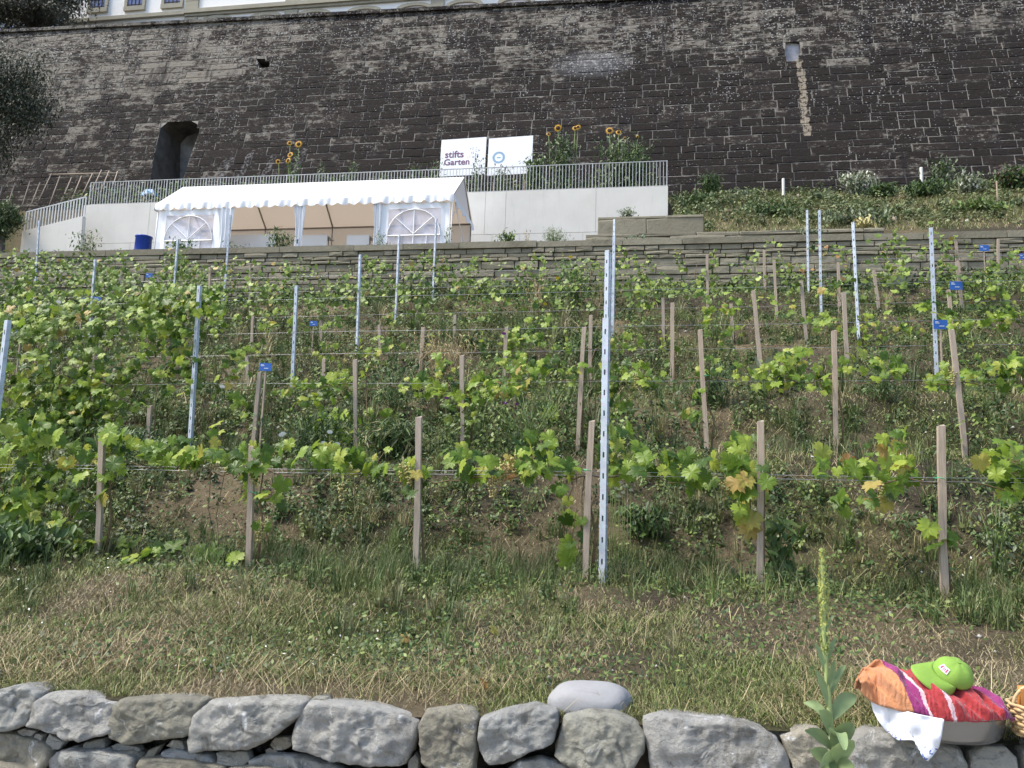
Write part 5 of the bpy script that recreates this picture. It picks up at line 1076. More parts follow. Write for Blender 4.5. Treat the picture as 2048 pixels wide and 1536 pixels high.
# behind the railing
M_petal = simple("sunflower_petal", (.85, .45, .02), .6, var=.1); M_disc = simple("sunflower_disc", (.05, .025, .01), .9, var=.3)
def sunflower(label, px, Y, heads, wpx_, n, hp):
    th, base, H, tips = plant("sunflower_plant", label, "sunflower", px, 375, Y, wpx_, hp, n, .16, DG+GG, zf=uz, stems=10, seed=4)
    for (hx, hy, rp_) in heads:
        c = at(hx, hy, Y-.1); r_2 = rp_*1.35*Y/FPX; mb = MB(); mb.tube([(base[0]+(c[0]-base[0])*.5, Y, base[2]), (c[0]-(c[0]-base[0])*.1, Y, base[2]+(c[2]-base[2])*.6), (c[0], c[1]+.06, c[2])], [.022, .016, .012], 5); mb.build("stem", M_green_stem, th, True, base)
        ax = Vector((random.uniform(-.4, .4), -1, random.uniform(-.1, .3))).normalized(); Rm = ax.to_track_quat('Z', 'Y').to_matrix()
        V = []; Fs = []
        for k in range(18):
            u = 2*math.pi*k/18; du = .19; b = len(V); V += [(r_2*.5*math.cos(u-du), r_2*.5*math.sin(u-du), 0), (r_2*.5*math.cos(u+du), r_2*.5*math.sin(u+du), 0), (r_2*math.cos(u+.1), r_2*math.sin(u+.1), -.02)]; Fs.append((b, b+1, b+2))
        hd = link("flower_head", mesh("flower_head", [tuple(Rm @ Vector(v)) for v in V], Fs, M_petal), th, loc=tuple(c-np.array(base)))
        V = [(0, 0, .03)]+[(r_2*.52*math.cos(u), r_2*.52*math.sin(u), .005) for u in np.linspace(0, 2*math.pi, 15)[:-1]]; link("disc", mesh("disc", [tuple(Rm @ Vector(v)) for v in V], [(0, i, i % 14+1) for i in range(1, 15)], M_disc), hd)
sunflower("sunflower plant with five small heads behind the railing above the tent", 585, 30, [(597, 288, 7), (579, 286, 5), (580, 309, 6), (576, 321, 6), (556, 323, 5)], 40, 160, 90)
sunflower("tall leafy sunflower plant just right of the two banners", 1128, 29.6, [(1116, 256, 7), (1097, 268, 4), (1150, 256, 5), (1156, 254, 5)], 74, 900, 125)
sunflower("bushy sunflower plant near the right end of the railing", 1240, 29.6, [(1219, 261, 7), (1237, 264, 5), (1250, 277, 4), (1275, 273, 3)], 110, 1500, 120)
plant("leafy_bush", "leafy green bush behind the railing right of the second banner", "bush", 1072, 375, 29.2, 50, 80, 600, .14, DG+MG, zf=uz)
plant("leafy_bush", "dark green bush behind the railing end", "bush", 1275, 375, 29.2, 70, 90, 700, .14, DG, zf=uz)
plant("vine_weed", "bright green climbing plant in front of the arched niche", "plant", 362, 400, 29, 30, 55, 160, .16, MG, zf=uz)
for i, (px, w_, h_) in enumerate(((640, 40, 60), (700, 46, 66), (765, 36, 50), (830, 40, 60), (870, 40, 64), (955, 36, 66), (1000, 40, 56))):
    plant("tall_weed", "tall green weed behind the railing left of the banners, %s in line" % NTH[i], "plant", px, 375, 29.0, w_, h_, 200, .12, DG+GG, zf=uz, group="weeds behind the railing", seed=i*3)
# green tools behind railing at left, blue barrow
p = at(212, 385, 30); mb = MB(); Zb = uz1(p[0], 30)
for k in range(5): mb.tube([(p[0]+k*.12, 30+.03*k, Zb), (p[0]+k*.12+.05*math.sin(k), 30, Zb+1.0)], .018, 5)
mb.tube([(p[0]+.5, 30, Zb+.95), (p[0]-.05, 30, Zb+1.0)], .018, 5); o = mb.build("green_frame", simple("green_paint", (.02, .22, .08), .5), None, True, (p[0], 30, Zb)); o.location = (p[0], 30, Zb); tag(o, "green metal garden frame standing behind the railing at left", "frame")
c = at(298, 386, 29.3); Zb = uz1(c[0], 29.3); wb = thing("wheelbarrow", "light blue wheelbarrow tipped up behind the railing in front of the niche", "wheelbarrow", (c[0], 29.3, Zb))
mb = MB(); zc = c[2]-Zb; V = [(-.32, -.1, zc-.12), (.30, -.1, zc-.14), (.18, .0, zc+.16), (-.2, .0, zc+.17), (-.25, .3, zc-.05), (.24, .3, zc-.06), (.15, .3, zc+.1), (-.16, .3, zc+.1)]
mb.add(V, [(4, 5, 1, 0), (0, 1, 2, 3), (1, 5, 6, 2), (3, 7, 4, 0), (2, 6, 7, 3)]); mb.build("tray", simple("light_blue_plastic", (.12, .32, .62), .4), wb)
mb = MB(); mb.tube([(-.2, .1, zc-.1), (.1, .2, .1)], .02, 5); mb.tube([(.2, .1, zc-.1), (-.1, .2, .1)], .02, 5); mb.build("legs", M_pole, wb); V, Fs = lathe([(.1, -.03), (.16, -.03), (.16, .03), (.1, .03)], 16); q = link("wheel", mesh("wheel", V, Fs, M_dirt, True), wb, loc=(.1, .2, .16), rot=(1.57, 0, 0))
c = at(1243, 368, 28.9); Zb = 11.05; mb = MB(); mb.box(-.13, .13, -.02, .02, .02, .32); mb.box(-.1, -.04, -.03, -.022, .22, .36); mb.box(.03, .09, -.03, -.022, .2, .37)
o = mb.build("small_green_sign", simple("green_board", (.03, .3, .12), .5)); o.location = (c[0], 28.9, Zb); tag(o, "small green board behind the railing near its right end", "sign")
# leaning pole trellis at left
RK = {11: 0, 9: 1, 8: 2, 10: 3, 0: 4, 1: 5, 2: 6, 3: 7, 4: 8, 5: 9, 6: 10, 7: 11}
for i, (pt, pb) in enumerate((((103, 347), (78, 400)), ((120, 352), (98, 412)), ((143, 355), (120, 410)), ((163, 352), (140, 408)), ((185, 347), (158, 404)), ((203, 340), (176, 398)), ((218, 342), (196, 396)), ((235, 343), (218, 396)), ((60, 362), (44, 412)), ((30, 366), (14, 415)), ((80, 365), (62, 410)), ((5, 372), (-8, 415)))):
    a0 = at(*pt, 29.4); b0 = at(*pb, 28.6); mb = MB(); mb.tube([b0-a0+a0, a0], .022, 5); o = mb.build("bean_pole", M_wood, None, True, b0); o.location = tuple(b0); tag(o, "thin brown pole leaning against the dark wall, %s of twelve from left" % NTH[RK[i]], "pole", "leaning poles at far left")
a0, b0 = at(98, 349, 29.45), at(236, 346, 29.45); mb = MB(); mb.tube([a0, b0], .03, 5); o = mb.build("cross_pole", M_wood, None, True, a0); o.location = tuple(a0); tag(o, "horizontal brown pole holding the leaning poles at far left", "pole")

# upper right slope plants and markers
def marker(px, pt, pb, Y, w_, mat, label, name="marker_post"):
    T = at(px, pt, Y); B = at(px, pb, Y); z0 = min(B[2], uz1(B[0], Y)); V, Fs = lathe([(w_, 0), (w_, T[2]-z0-.02), (w_*.8, T[2]-z0), (.001, T[2]-z0)], 8); o = link(name, mesh(name, V, Fs, mat, False), loc=(B[0], Y, z0)); tag(o, label, "post")
M_wp = simple("whitewashed_wood", (.72, .69, .62), .8, var=.1)
marker(1567, 357, 392, 31.5, .055, M_wp, "white round-topped post at the foot of the dark wall"); marker(1597, 388, 408, 30, .035, M_wood, "short brown stub post on the slope right of the white post")
marker(1844, 335, 378, 32, .06, M_wp, "taller pale post leaning at the foot of the dark wall at right"); marker(1790, 433, 465, 24.5, .06, M_wood, "short pale wooden post on the slope above the terrace wall")
marker(1935, 440, 467, 24.5, .06, M_wp, "short white post with a blue mark near the terrace edge at right"); marker(1997, 362, 436, 27, .025, M_wood, "thin tall stake with a small white tag at far right")
c = at(2000, 420, 26.9); mb = MB(); mb.box(-.16, .16, -.01, .01, -.05, .05); o = mb.build("white_tag", M_wp); o.location = tuple(c); tag(o, "small white tag on the thin stake at far right", "tag")
for i, (px, py, Y, w_, h_, n, cols, lab, cat) in enumerate(((1420, 395, 31, 50, 60, 400, DG, "thin dark shrub against the foot of the dark wall", "shrub"), (1715, 405, 30, 70, 60, 800, GG+[(.6, .6, .5)], "shrub with white flowers on the slope at upper right", "shrub"),
    (1770, 415, 29.5, 60, 50, 700, DG, "dark green round shrub on the upper right slope", "shrub"), (1850, 412, 29, 100, 50, 900, DG, "wide dark shrub below the pale post on the upper slope", "shrub"), (1880, 390, 31, 70, 70, 500, DG+GG, "tall thin shrub right of the pale post", "shrub"),
    (1935, 400, 30, 60, 56, 500, GG+[(.55, .55, .45)], "flowering shrub with creamy heads at upper right", "shrub"), (2020, 385, 30.5, 90, 50, 1100, DG+[(.09, .05, .03)], "dense dark shrub at the right edge below the wall", "shrub"), (1395, 425, 28.4, 70, 40, 500, DG, "dark mound of leaves beside the concrete wall end", "shrub"),
    (1960, 440, 26, 110, 30, 700, MG, "green mat of leaves on the slope near the white tag", "plant"), (1700, 455, 24.5, 120, 26, 500, GG, "pale ground plants above the large blocks", "plant"), (1550, 440, 26, 150, 30, 900, DG, "dark ground plants above the row of large blocks", "plant"),
    (1735, 478, 23.4, 60, 46, 120, [(.5, .45, .2)], "yellowed dry plant above the large blocks", "plant"), (1628, 495, 22.3, 40, 40, 300, GG, "grey-green plant before the large blocks", "plant"), (1480, 400, 31, 50, 20, 220, GG, "low grey plant at the wall foot", "plant"))):
    plant("slope_shrub", lab, cat, px, py, Y, w_, h_, n, .15, cols, zf=uz, seed=i)
rosette("mullein_rosette", "grey-green rosette of big leaves at the wall foot, the left one", 1470, 402, 30, 36, 18, (.27, .32, .2), zf=uz, wid=.3)
rosette("mullein_rosette", "grey-green rosette of big leaves at the wall foot, the right one", 1642, 404, 30, 42, 20, (.27, .34, .22), zf=uz, wid=.3)
# trees at left
def tree(label, px, py, Y, rx, rz, n, ls, base_z, cols, seed):
    rr = random.Random(seed); c = at(px, py, Y); base = (c[0], Y, base_z); th = thing("tree", label, "tree", base); mb = MB(); k = Y/FPX; RX, RZ = rx*k, rz*k
    mb.tube([(c[0], Y, base_z-.2), (c[0]+.1, Y, (base_z+c[2])/2), (c[0], Y, c[2]+RZ*.3)], [.16, .11, .04], 8); cl = []
    for q in range(26):
        u, v = rr.uniform(0, 6.28), rr.uniform(-1, 1); d = (RX*math.sqrt(1-v*v)*math.cos(u)*rr.uniform(.3, .95), RX*.8*math.sqrt(1-v*v)*math.sin(u)*rr.uniform(.3, .95), RZ*v*rr.uniform(.4, .95)); e_ = (c[0]+d[0], Y+d[1], c[2]+d[2]); cl.append(e_)
        mb.tube([(c[0], Y, min(e_[2]-.4, c[2])), ((c[0]+e_[0])/2, (Y+e_[1])/2, (c[2]+e_[2])/2+.1), e_], [.05, .03, .01], 5)
    mb.build("trunk", simple("bark", (.09, .075, .06), .9, var=.3), th, True, base); items = []
    for i in range(n):
        e_ = rr.choice(cl); p = np.array(e_)+np.array([rr.gauss(0, RX*.25), rr.gauss(0, RX*.22), rr.gauss(0, RZ*.20)]); items.append((p, leafrot(rr, .3), ls*rr.uniform(.6, 1.4), np.array(cols[rr.randrange(len(cols))])*rr.uniform(.6, 1.4)))
    joined_leaves("crown", th, items, base, OV)
tree("dark olive-leaved tree standing before the dark wall at the left edge", -15, 225, 29.5, 130, 160, 17000, .13, 11.0, [(.06, .075, .045), (.085, .10, .065), (.045, .055, .035)], 3)
tree("dark tree standing above the wall at the top left corner", 40, -30, 40, 150, 105, 22000, .2, 22.9, [(.05, .055, .04), (.07, .075, .05)], 4)
tree("low dark bush behind the wall coping at the top left corner, beneath the tree", 70, 40, 38.6, 130, 34, 9000, .16, 22.9, [(.05, .055, .04), (.07, .075, .05), (.04, .045, .03)], 6)
tree("green bush-like tree at the left edge by the steps", 8, 440, 26.5, 40, 46, 2200, .12, 7.0, [(.08, .12, .04), (.12, .17, .07), (.05, .08, .03)], 5)

# ------------------------------------------------------------------ front dry stone wall
WY = 3.2
wall = thing("dry_stone_wall", "low dry stone wall of large pale fieldstones along the bottom of the slope", "wall", (0, 3.2, -1.6))
ST = [[(0, 1378), (40, 1372), (72, 1388), (74, 1412), (58, 1446), (20, 1462), (-40, 1462), (-60, 1400)],
 [(95, 1388), (160, 1390), (192, 1404), (225, 1408), (222, 1465), (178, 1478), (135, 1483), (90, 1463), (58, 1450), (64, 1420), (75, 1400)],
 [(235, 1402), (300, 1396), (360, 1397), (402, 1404), (402, 1425), (390, 1460), (370, 1474), (300, 1484), (258, 1492), (215, 1478), (213, 1440), (220, 1418)],
 [(417, 1404), (500, 1400), (570, 1401), (608, 1406), (604, 1428), (547, 1473), (496, 1498), (440, 1500), (383, 1505), (374, 1480), (386, 1435)],
 [(612, 1408), (650, 1407), (735, 1415), (800, 1432), (832, 1446), (824, 1490), (806, 1534), (700, 1532), (640, 1512), (586, 1496), (590, 1450), (600, 1425)],
 [(848, 1426), (900, 1420), (940, 1424), (953, 1440), (952, 1500), (946, 1545), (870, 1545), (842, 1520), (838, 1450)],
 [(962, 1438), (1000, 1425), (1065, 1414), (1112, 1428), (1114, 1460), (1108, 1487), (1060, 1504), (1005, 1530), (975, 1528), (955, 1505), (955, 1465)],
 [(1128, 1438), (1180, 1426), (1230, 1430), (1270, 1448), (1288, 1470), (1288, 1510), (1260, 1545), (1140, 1540), (1108, 1512), (1116, 1470)],
 [(1288, 1440), (1320, 1431), (1390, 1438), (1460, 1442), (1520, 1456), (1555, 1476), (1572, 1510), (1578, 1580), (1310, 1580), (1298, 1500)],
 [(1564, 1478), (1600, 1458), (1640, 1460), (1662, 1480), (1690, 1520), (1690, 1590), (1592, 1590), (1584, 1530)],
 [(1702, 1482), (1735, 1462), (1800, 1468), (1880, 1482), (1925, 1502), (1934, 1530), (1920, 1590), (1705, 1590)],
 [(1942, 1508), (1975, 1490), (2010, 1492), (2034, 1515), (2040, 1580), (1945, 1590)], [(2046, 1500), (2080, 1480), (2160, 1500), (2160, 1590), (2050, 1590)],
 # second course
 [(-60, 1470), (20, 1466), (70, 1478), (100, 1495), (102, 1515), (92, 1534), (40, 1540), (-60, 1540)], [(96, 1520), (108, 1502), (150, 1494), (158, 1512), (146, 1545), (98, 1550)], [(150, 1530), (168, 1512), (215, 1503), (270, 1500), (284, 1512), (280, 1560), (190, 1590), (148, 1560)],
 [(284, 1520), (296, 1500), (318, 1492), (300, 1530), (292, 1560), (282, 1560)], [(300, 1545), (318, 1506), (345, 1498), (420, 1510), (430, 1525), (424, 1580), (300, 1585)], [(432, 1506), (450, 1500), (492, 1504), (500, 1520), (486, 1534), (438, 1530)], [(502, 1520), (540, 1508), (600, 1512), (660, 1530), (690, 1545), (690, 1600), (505, 1600)],
 [(816, 1520), (830, 1508), (838, 1520), (840, 1570), (812, 1570)], [(1010, 1545), (1040, 1522), (1080, 1515), (1130, 1530), (1145, 1560), (1140, 1600), (1010, 1600)], [(700, 1545), (800, 1545), (808, 1600), (700, 1600)], [(850, 1553), (940, 1553), (1000, 1545), (1000, 1600), (850, 1600)],
 # fillers
 [(32, 1462), (48, 1456), (72, 1462), (64, 1474), (40, 1474)], [(62, 1480), (72, 1466), (86, 1470), (82, 1484), (66, 1487)], [(90, 1484), (98, 1467), (128, 1485), (118, 1499), (96, 1496)], [(155, 1500), (170, 1484), (205, 1478), (212, 1490), (206, 1502), (170, 1510)], [(222, 1492), (236, 1486), (276, 1494), (282, 1502), (230, 1502)], [(330, 1492), (345, 1480), (366, 1482), (370, 1500), (350, 1500)],
 [(540, 1490), (550, 1476), (580, 1474), (584, 1490), (566, 1502), (548, 1500)], [(530, 1500), (540, 1494), (556, 1502), (552, 1510), (532, 1510)], [(620, 1402), (628, 1396), (650, 1396), (656, 1402), (648, 1407), (628, 1407)]]
def stone(poly, depth=.22, Y=WY, seed=0, n=84, prt=wall, r0=1.):
    P = [at(a0, b0, Y) for a0, b0 in poly]; Q = np.array([(p[0], p[2]) for p in P]); c = Q.mean(0); Q = c+(Q-c)*1.035
    # resample outline
    D = np.r_[0, np.cumsum(np.linalg.norm(np.roll(Q, -1, 0)-Q, axis=1))]; QQ = np.vstack([Q, Q[:1]]); s = np.linspace(0, D[-1], n, endpoint=False)
    O = np.stack([np.interp(s, D, QQ[:, 0]), np.interp(s, D, QQ[:, 1])], 1)
    O = (np.roll(O, 1, 0)+10*O+np.roll(O, -1, 0))/12
    sz = np.sqrt(np.ptp(Q[:, 0])*np.ptp(Q[:, 1])); bl = min(.09, sz*.28)
    rings = [(.74, depth), (.88, depth*.62), (.97, depth*.3), (1.0, .05), (1.0, .02), (.992, .004), (.975, -.006), (.945, -.011), (.90, -.013)]+[(k_, -.014) for k_ in np.linspace(.84, .06, 17)]
    V = []; rr = random.Random(seed); sd = seed*3.7; tl = (rr.uniform(-.15, .15), rr.uniform(-.05, .25)); cuts = [(lambda u_: (math.cos(u_), math.sin(u_), rr.uniform(.12, .75), rr.uniform(.10, .45)))(rr.uniform(0, 6.28)) for _ in range(9)]; hs = np.abs(Q-c).max(0)+1e-6
    for ri, (k, y) in enumerate(rings):
        for p in O:
            q = c+(p-c)*k; yy = Y+y*(bl/.03*.6 if y < 0 else 1)
            if y < .1: yy += sum(max(0, (q[0]-c[0])/hs[0]*ca+(q[1]-c[1])/hs[1]*sb-o0)*kk for ca, sb, o0, kk in cuts)*.085*min(sz, .3)
            if y < .1: yy += (q[0]-c[0])*tl[0]*.35+(q[1]-c[1])*tl[1]*.5
            v = Vector((q[0], yy, q[1])); s1 = mn.noise(v*7+Vector((sd, 0, 0))); s2 = mn.noise(v*19+Vector((0, sd, 0))); s3 = mn.noise(v*45); s4 = mn.cell(v*9+Vector((sd, sd, 0)))
            s5 = 1-abs(mn.noise(v*9+Vector((sd, 7, sd))))*2; cw = v+Vector((mn.noise(v*14), mn.noise(v*14+Vector((5, 0, 0))), mn.noise(v*14+Vector((0, 5, 0)))))*.03; fc = mn.cell(cw*Vector((7, 3, 9))+Vector((sd, 0, sd)) if False else Vector((cw.x*8+cw.z*3+sd, 0, cw.z*11-cw.x*2))); fd = mn.cell(Vector((cw.x*19+sd, 2, cw.z*23+cw.x*5)))
            a0 = .012*s1+.014*s2+.008*s3+.012*s5+.006*(fc-.5)+.004*(fd-.5)-.006+.006*(abs(mn.noise(v*12+Vector((sd, 3, 1)))))*-1
            dv = np.array([(q[0]-c[0]), (q[1]-c[1])]); dn = dv/(np.linalg.norm(dv)+1e-6)
            if y < .3: V.append((q[0]+dn[0]*a0*.32, yy-a0*.9*min(1, sz/.25), q[1]+dn[1]*a0*.32))
            else: V.append((q[0], yy, q[1]))
    V.append((c[0], np.mean([v[1] for v in V[-n:]]), c[1])); Fs = []
    for ri in range(len(rings)-1):
        for i in range(n): Fs.append((ri*n+i, ri*n+(i+1) % n, (ri+1)*n+(i+1) % n, (ri+1)*n+i))
    L = (len(rings)-1)*n; Fs += [(L+i, L+(i+1) % n, len(V)-1) for i in range(n)]; Fs = [f[::-1] for f in Fs]
    return link("stone", mesh("stone", np.array(V)-np.array((0, 3.2, -1.6)), Fs, M_stone, True), prt)
for i, pl in enumerate(ST): stone(pl, depth=.22 if i < 13 else .16 if i < 24 else .07, seed=i+1, Y=WY if i < 13 else WY+.035 if i < 24 else WY+.05)
# unseen lower courses and both ends, built the same way
rw = random.Random(31)
def boxstone(xa_, xb_, za_, zb_, k):
    P = [(xa_, za_), (xb_, za_), (xb_, zb_), (xa_, zb_)]; m_ = [((xa_+xb_)/2, za_-.01), (xb_+.01, (za_+zb_)/2), ((xa_+xb_)/2, zb_+.015), (xa_-.01, (za_+zb_)/2)]
    pts = []
    for a0, b0 in zip(P, m_): pts += [(a0[0]*.97+b0[0]*.03, a0[1]*.94+b0[1]*.06), b0]
    pix = [proj((x, WY, z)) for x, z in pts]; stone(pix, seed=100+k, n=24)
k = 0
for z0, z1 in ((-1.58, -1.36), (-1.35, -1.13)):
    x = -4.6
    while x < 3.9: wd = rw.uniform(.25, .5); boxstone(x+.012, x+wd-.012, z0+rw.uniform(0, .02), z1-.012, k); x += wd; k += 1
for x0_, x1_ in ((-4.6, at(-62, 1430, WY)[0]-.02), (at(2162, 1500, WY)[0]+.02, 3.9)):
    for z0, z1 in ((-1.12, -.97), (-.96, -.78)):
        x = x0_
        while x < x1_-.1: wd = min(rw.uniform(.25, .5), x1_-x); boxstone(x+.01, x+wd-.01, z0, z1-.01, k); x += wd; k += 1
x = -2.4
while x < 1.7: wd = rw.uniform(.25, .45); boxstone(x+.012, x+wd-.012, -1.12, -1.06+.0*x, k); x += wd; k += 1
mb = MB(); mb.box(-4.6, 3.9, WY+.17, WY+.42, -1.7, -.90); mb.build("earth_backing", M_dirt, wall, base=(0, 3.2, -1.6))

# smooth boulder on the wall
def blob(name, c, r, mat, seed, amp=.04, n=3, flat=.85):
    bm = bmesh.new(); bmesh.ops.create_icosphere(bm, subdivisions=5, radius=1)
    for v in bm.verts:
        d = v.co.copy(); e_ = Vector((abs(d.x)**.8*math.copysign(1, d.x), abs(d.y)**.9*math.copysign(1, d.y), abs(d.z)**flat*math.copysign(1, d.z)))
        v.co = Vector((e_.x*r[0], e_.y*r[1], e_.z*r[2]))*(1+amp*2*mn.noise(d*1.3+Vector((seed, 0, 0)))+.008*mn.noise(d*9))
    m_ = bpy.data.meshes.new(name); bm.to_mesh(m_); bm.free(); m_.materials.append(mat)
    for p in m_.polygons: p.use_smooth = True
    return link(name, m_, loc=c)
def m_boulder():
    m = bpy.data.materials.new("smooth_grey_limestone"); t, p, o = nodes(m); P = wpos(t)
    c = mixc(t, nz(t, P, 60, 6, .8), (.20, .202, .205), (.34, .343, .355)); c = mixc(t, nz(t, P, 9, 5), c, (.26, .26, .265)); c = mixc(t, ramp(t, nz(t, P, 22, 5, .7, 1), [(.60, (0, 0, 0)), (.68, (.6, .6, .6))]), c, (.27, .25, .21)); t.links.new(c, p.inputs['Base Color']); p.inputs['Roughness'].default_value = .85; bump(t, p, nz(t, P, 60, 5), .25, .004); return m
c = at(1181, 1402, 3.42); b_ = blob("boulder", tuple(c), (.163, .13, .072), m_boulder(), 5); b_.rotation_euler = (0, math.radians(-1), 0); tag(b_, "smooth oval grey river boulder resting on top of the stone wall", "boulder")

# ------------------------------------------------------------------ mullein in front of the wall
MY = 2.85; mul_b = at(1660, 1570, MY); mg = thing("mullein_plant", "tall flowering mullein with yellow flower spike growing in front of the stone wall", "plant", (mul_b[0], MY, -1.6))
mbse = np.array((mul_b[0], MY, -1.6)); path = [(1662, 1536), (1664, 1480), (1660, 1430), (1656, 1380), (1652, 1330), (1648, 1280), (1648, 1230), (1647, 1180), (1645, 1130), (1644, 1097)]
PP = [np.array((mul_b[0], MY, -1.6))]+[at(a0, b0, MY) for a0, b0 in path]
mb = MB(); mb.tube(PP, [.013, .010, .009, .0085, .008, .008, .0075, .007, .007, .006, .004], 8); M_mst = simple("mullein_stem", (.30, .36, .14), .7, var=.15, scale=30); mb.build("stem", M_mst, mg, True, mbse)
rr = random.Random(8)
M_mleaf = leafmat("mullein_leaf", .25, .75); 
def bigleaf(p0, tip, wd, droop, col, seed):
    p0 = np.array(p0); tip = np.array(tip); V = []; Fs = []; n_ = 9; ax = tip-p0; L = np.linalg.norm(ax); sd = np.cross(ax/L, np.array([0.15, -1, .25])); sd /= np.linalg.norm(sd); nn = np.cross(sd, ax/L)
    for s_ in range(n_+1):
        f = s_/n_; ww = wd*(math.sin(math.pi*min(1, f*.93+.04))**.75); cpt = p0+ax*f+np.array([0, 0, 1])*droop*math.sin(f*math.pi)*L; e_ = nn*(.003*math.sin(f*11+seed))
        V += [cpt-sd*ww+nn*ww*.35+e_, cpt-sd*ww*.5+nn*ww*.1, cpt, cpt+sd*ww*.5+nn*ww*.1, cpt+sd*ww+nn*ww*.35-e_]
    for s_ in range(n_):
        for q in range(4): b = s_*5+q; Fs.append((b, b+1, b+6, b+5))
    return link("leaf", mesh("leaf", np.array(V)-mbse, Fs, M_mleaf, True, np.tile(col, (len(V), 1))), mg)
mc = np.array((.27, .36, .17))
for (a0, b0, a1, b1, w_, dy, dr) in ((1665, 1500, 1610, 1460, .022, -.05, .12), (1664, 1515, 1645, 1600, .03, -.12, .15), (1664, 1505, 1705, 1445, .036, -.06, .12), (1664, 1530, 1706, 1480, .034, -.1, .1), (1662, 1450, 1608, 1405, .018, .03, .2), (1660, 1440, 1712, 1392, .030, .04, .16), (1658, 1420, 1632, 1340, .014, -.04, .1), (1656, 1395, 1690, 1330, .014, .05, .1), (1655, 1390, 1670, 1320, .012, -.03, .1), (1660, 1470, 1640, 1420, .022, -.05, .2),
    (1652, 1350, 1630, 1285, .010, -.02, .1), (1651, 1330, 1672, 1275, .010, .02, .1), (1650, 1300, 1636, 1250, .008, 0, .1), (1664, 1536, 1620, 1500, .028, -.02, .15), (1665, 1540, 1720, 1560, .03, -.1, .2), (1664, 1545, 1640, 1530, .03, -.15, .2), (1662, 1480, 1690, 1500, .03, -.14, .25), (1650, 1275, 1662, 1235, .007, -.01, .1)):
    bigleaf(at(a0, b0, MY), at(a1, b1, MY+dy), w_*.82, dr, mc*rr.uniform(.75, 1.2)*(1.0 if w_ > .015 else 1.15), rr.random()*6)
items = []
for k in range(480):
    f = rr.random(); y_ = 1097+f*210; x_ = np.interp(y_, [1097, 1180, 1310], [1644, 1647, 1650]); q = at(x_, y_, MY); u = rr.uniform(0, 6.28); rad = (.005+.012*min(1, f*3))*(1-.4*f)
    col = np.array((.50, .47, .12)) if rr.random() < .25 and f < .8 else np.array((.36, .42, .13))*rr.uniform(.7, 1.2)
    items.append((q+np.array([rad*math.cos(u), rad*math.sin(u), 0]), leafrot(rr, .9), rr.uniform(.008, .017), col))
joined_leaves("flower_spike", mg, items, mbse, OV, M_mleaf, False)

# ------------------------------------------------------------------ steel basin with clothes
BR = .213; bc = at(1880, 1441, 3.28); bz = at(1900, 1496, 3.06)[2]; rz = at(1930, 1441, 3.05)[2]
bas = thing("steel_basin", "round stainless steel basin resting on the stone wall", "basin", (bc[0], bc[1], bz))
M_ss = simple("stainless_steel", (.24, .24, .235), .26, metal=.75, var=.08, scale=3)
Hb = rz-bz; V, Fs = lathe([(.001, 0), (BR*.80, 0), (BR*.86, .006), (BR*.90, .02), (BR*.965, Hb-.012), (BR*.97, Hb-.004), (BR+.008, Hb-.002), (BR+.012, Hb+.002), (BR+.008, Hb+.005), (BR*.955, Hb+.003), (BR*.94, Hb-.02), (BR*.85, .01), (.001, .006)], 64); link("bowl", mesh("bowl", V, Fs, M_ss, True), bas)
V, Fs = lathe([(BR+.006, Hb-.004), (BR+.014, Hb+.001), (BR+.006, Hb+.006)], 64); link("rim", mesh("rim", V, Fs, M_ss, True), bas)
def cloth_mat(name, stops, axis=None):
    m = bpy.data.materials.new(name); t, p, o = nodes(m); P = wpos(t)
    if axis is None: c = mixc(t, nz(t, P, 18, 4), stops[0], stops[1])
    else: c = None
    t.links.new(c, p.inputs['Base Color']); p.inputs['Roughness'].default_value = .85; p.inputs['Sheen Weight'].default_value = .2 if 'Sheen Weight' in p.inputs else 0
    wr = N(t, 'ShaderNodeTexWave'); wr.inputs['Scale'].default_value = 22; wr.inputs['Distortion'].default_value = 9; wr.inputs['Detail'].default_value = 4; t.links.new(stretch(t, P, (1, .6, .5)), wr.inputs['Vector'])
    bump(t, p, mth(t, 'ADD', mth(t, 'ADD', nz(t, P, 28, 5), mth(t, 'MULTIPLY', wr.outputs['Fac'], .35)), mth(t, 'MULTIPLY', nz(t, P, 400, 2), .12)), .7, .012); return m
M_or = cloth_mat("orange_cotton", [(.42, .16, .06), (.54, .245, .115)]); M_red = cloth_mat("red_cotton", [(.27, .014, .018), (.40, .036, .042)]); M_mag = cloth_mat("magenta_cotton", [(.17, .010, .09), (.27, .024, .155)])
M_pink = cloth_mat("pink_white_stripe", [(.5, .33, .38), (.62, .5, .53)]); M_wh = cloth_mat("white_cotton", [(.74, .78, .88), (.80, .83, .90)])
TOPX = [1722, 1735, 1760, 1800, 1840, 1880, 1920, 1960, 1990, 2005, 2014]; TOPY = [1368, 1342, 1334, 1342, 1352, 1366, 1376, 1383, 1395, 1412, 1430]
def mound(px, v):
    """px across, v 0 = front hem at the rim, 1 = crest, 2 = back"""
    X = at(px, 1400, 3.2)[0]; top = at(px, np.interp(px, TOPX, TOPY), 3.26)[2]; dx = (X-bc[0])/(BR+.02); hy = BR*math.sqrt(max(.02, 1-min(1, dx*dx))) if abs(dx) < 1 else .05
    hy = max(hy, .06); low = np.interp(px, [1722, 1745, 1790, 1850, 1900, 2014], [1385, 1408, 1422, 1440, 1444, 1438]); fy = bc[1]-hy-.012; lz = at(px, low, fy)[2]
    if v <= 1: u = v*math.pi/2; y = fy+(bc[1]-fy)*(1-math.cos(u))*.9; z = lz+(top-lz)*math.sin(u)**.8
    else: y = bc[1]-.1*hy+(v-1)*hy; z = top-(v-1)*(top-rz)*.9
    return np.array([X, y, z])
NU, NV = 190, 70
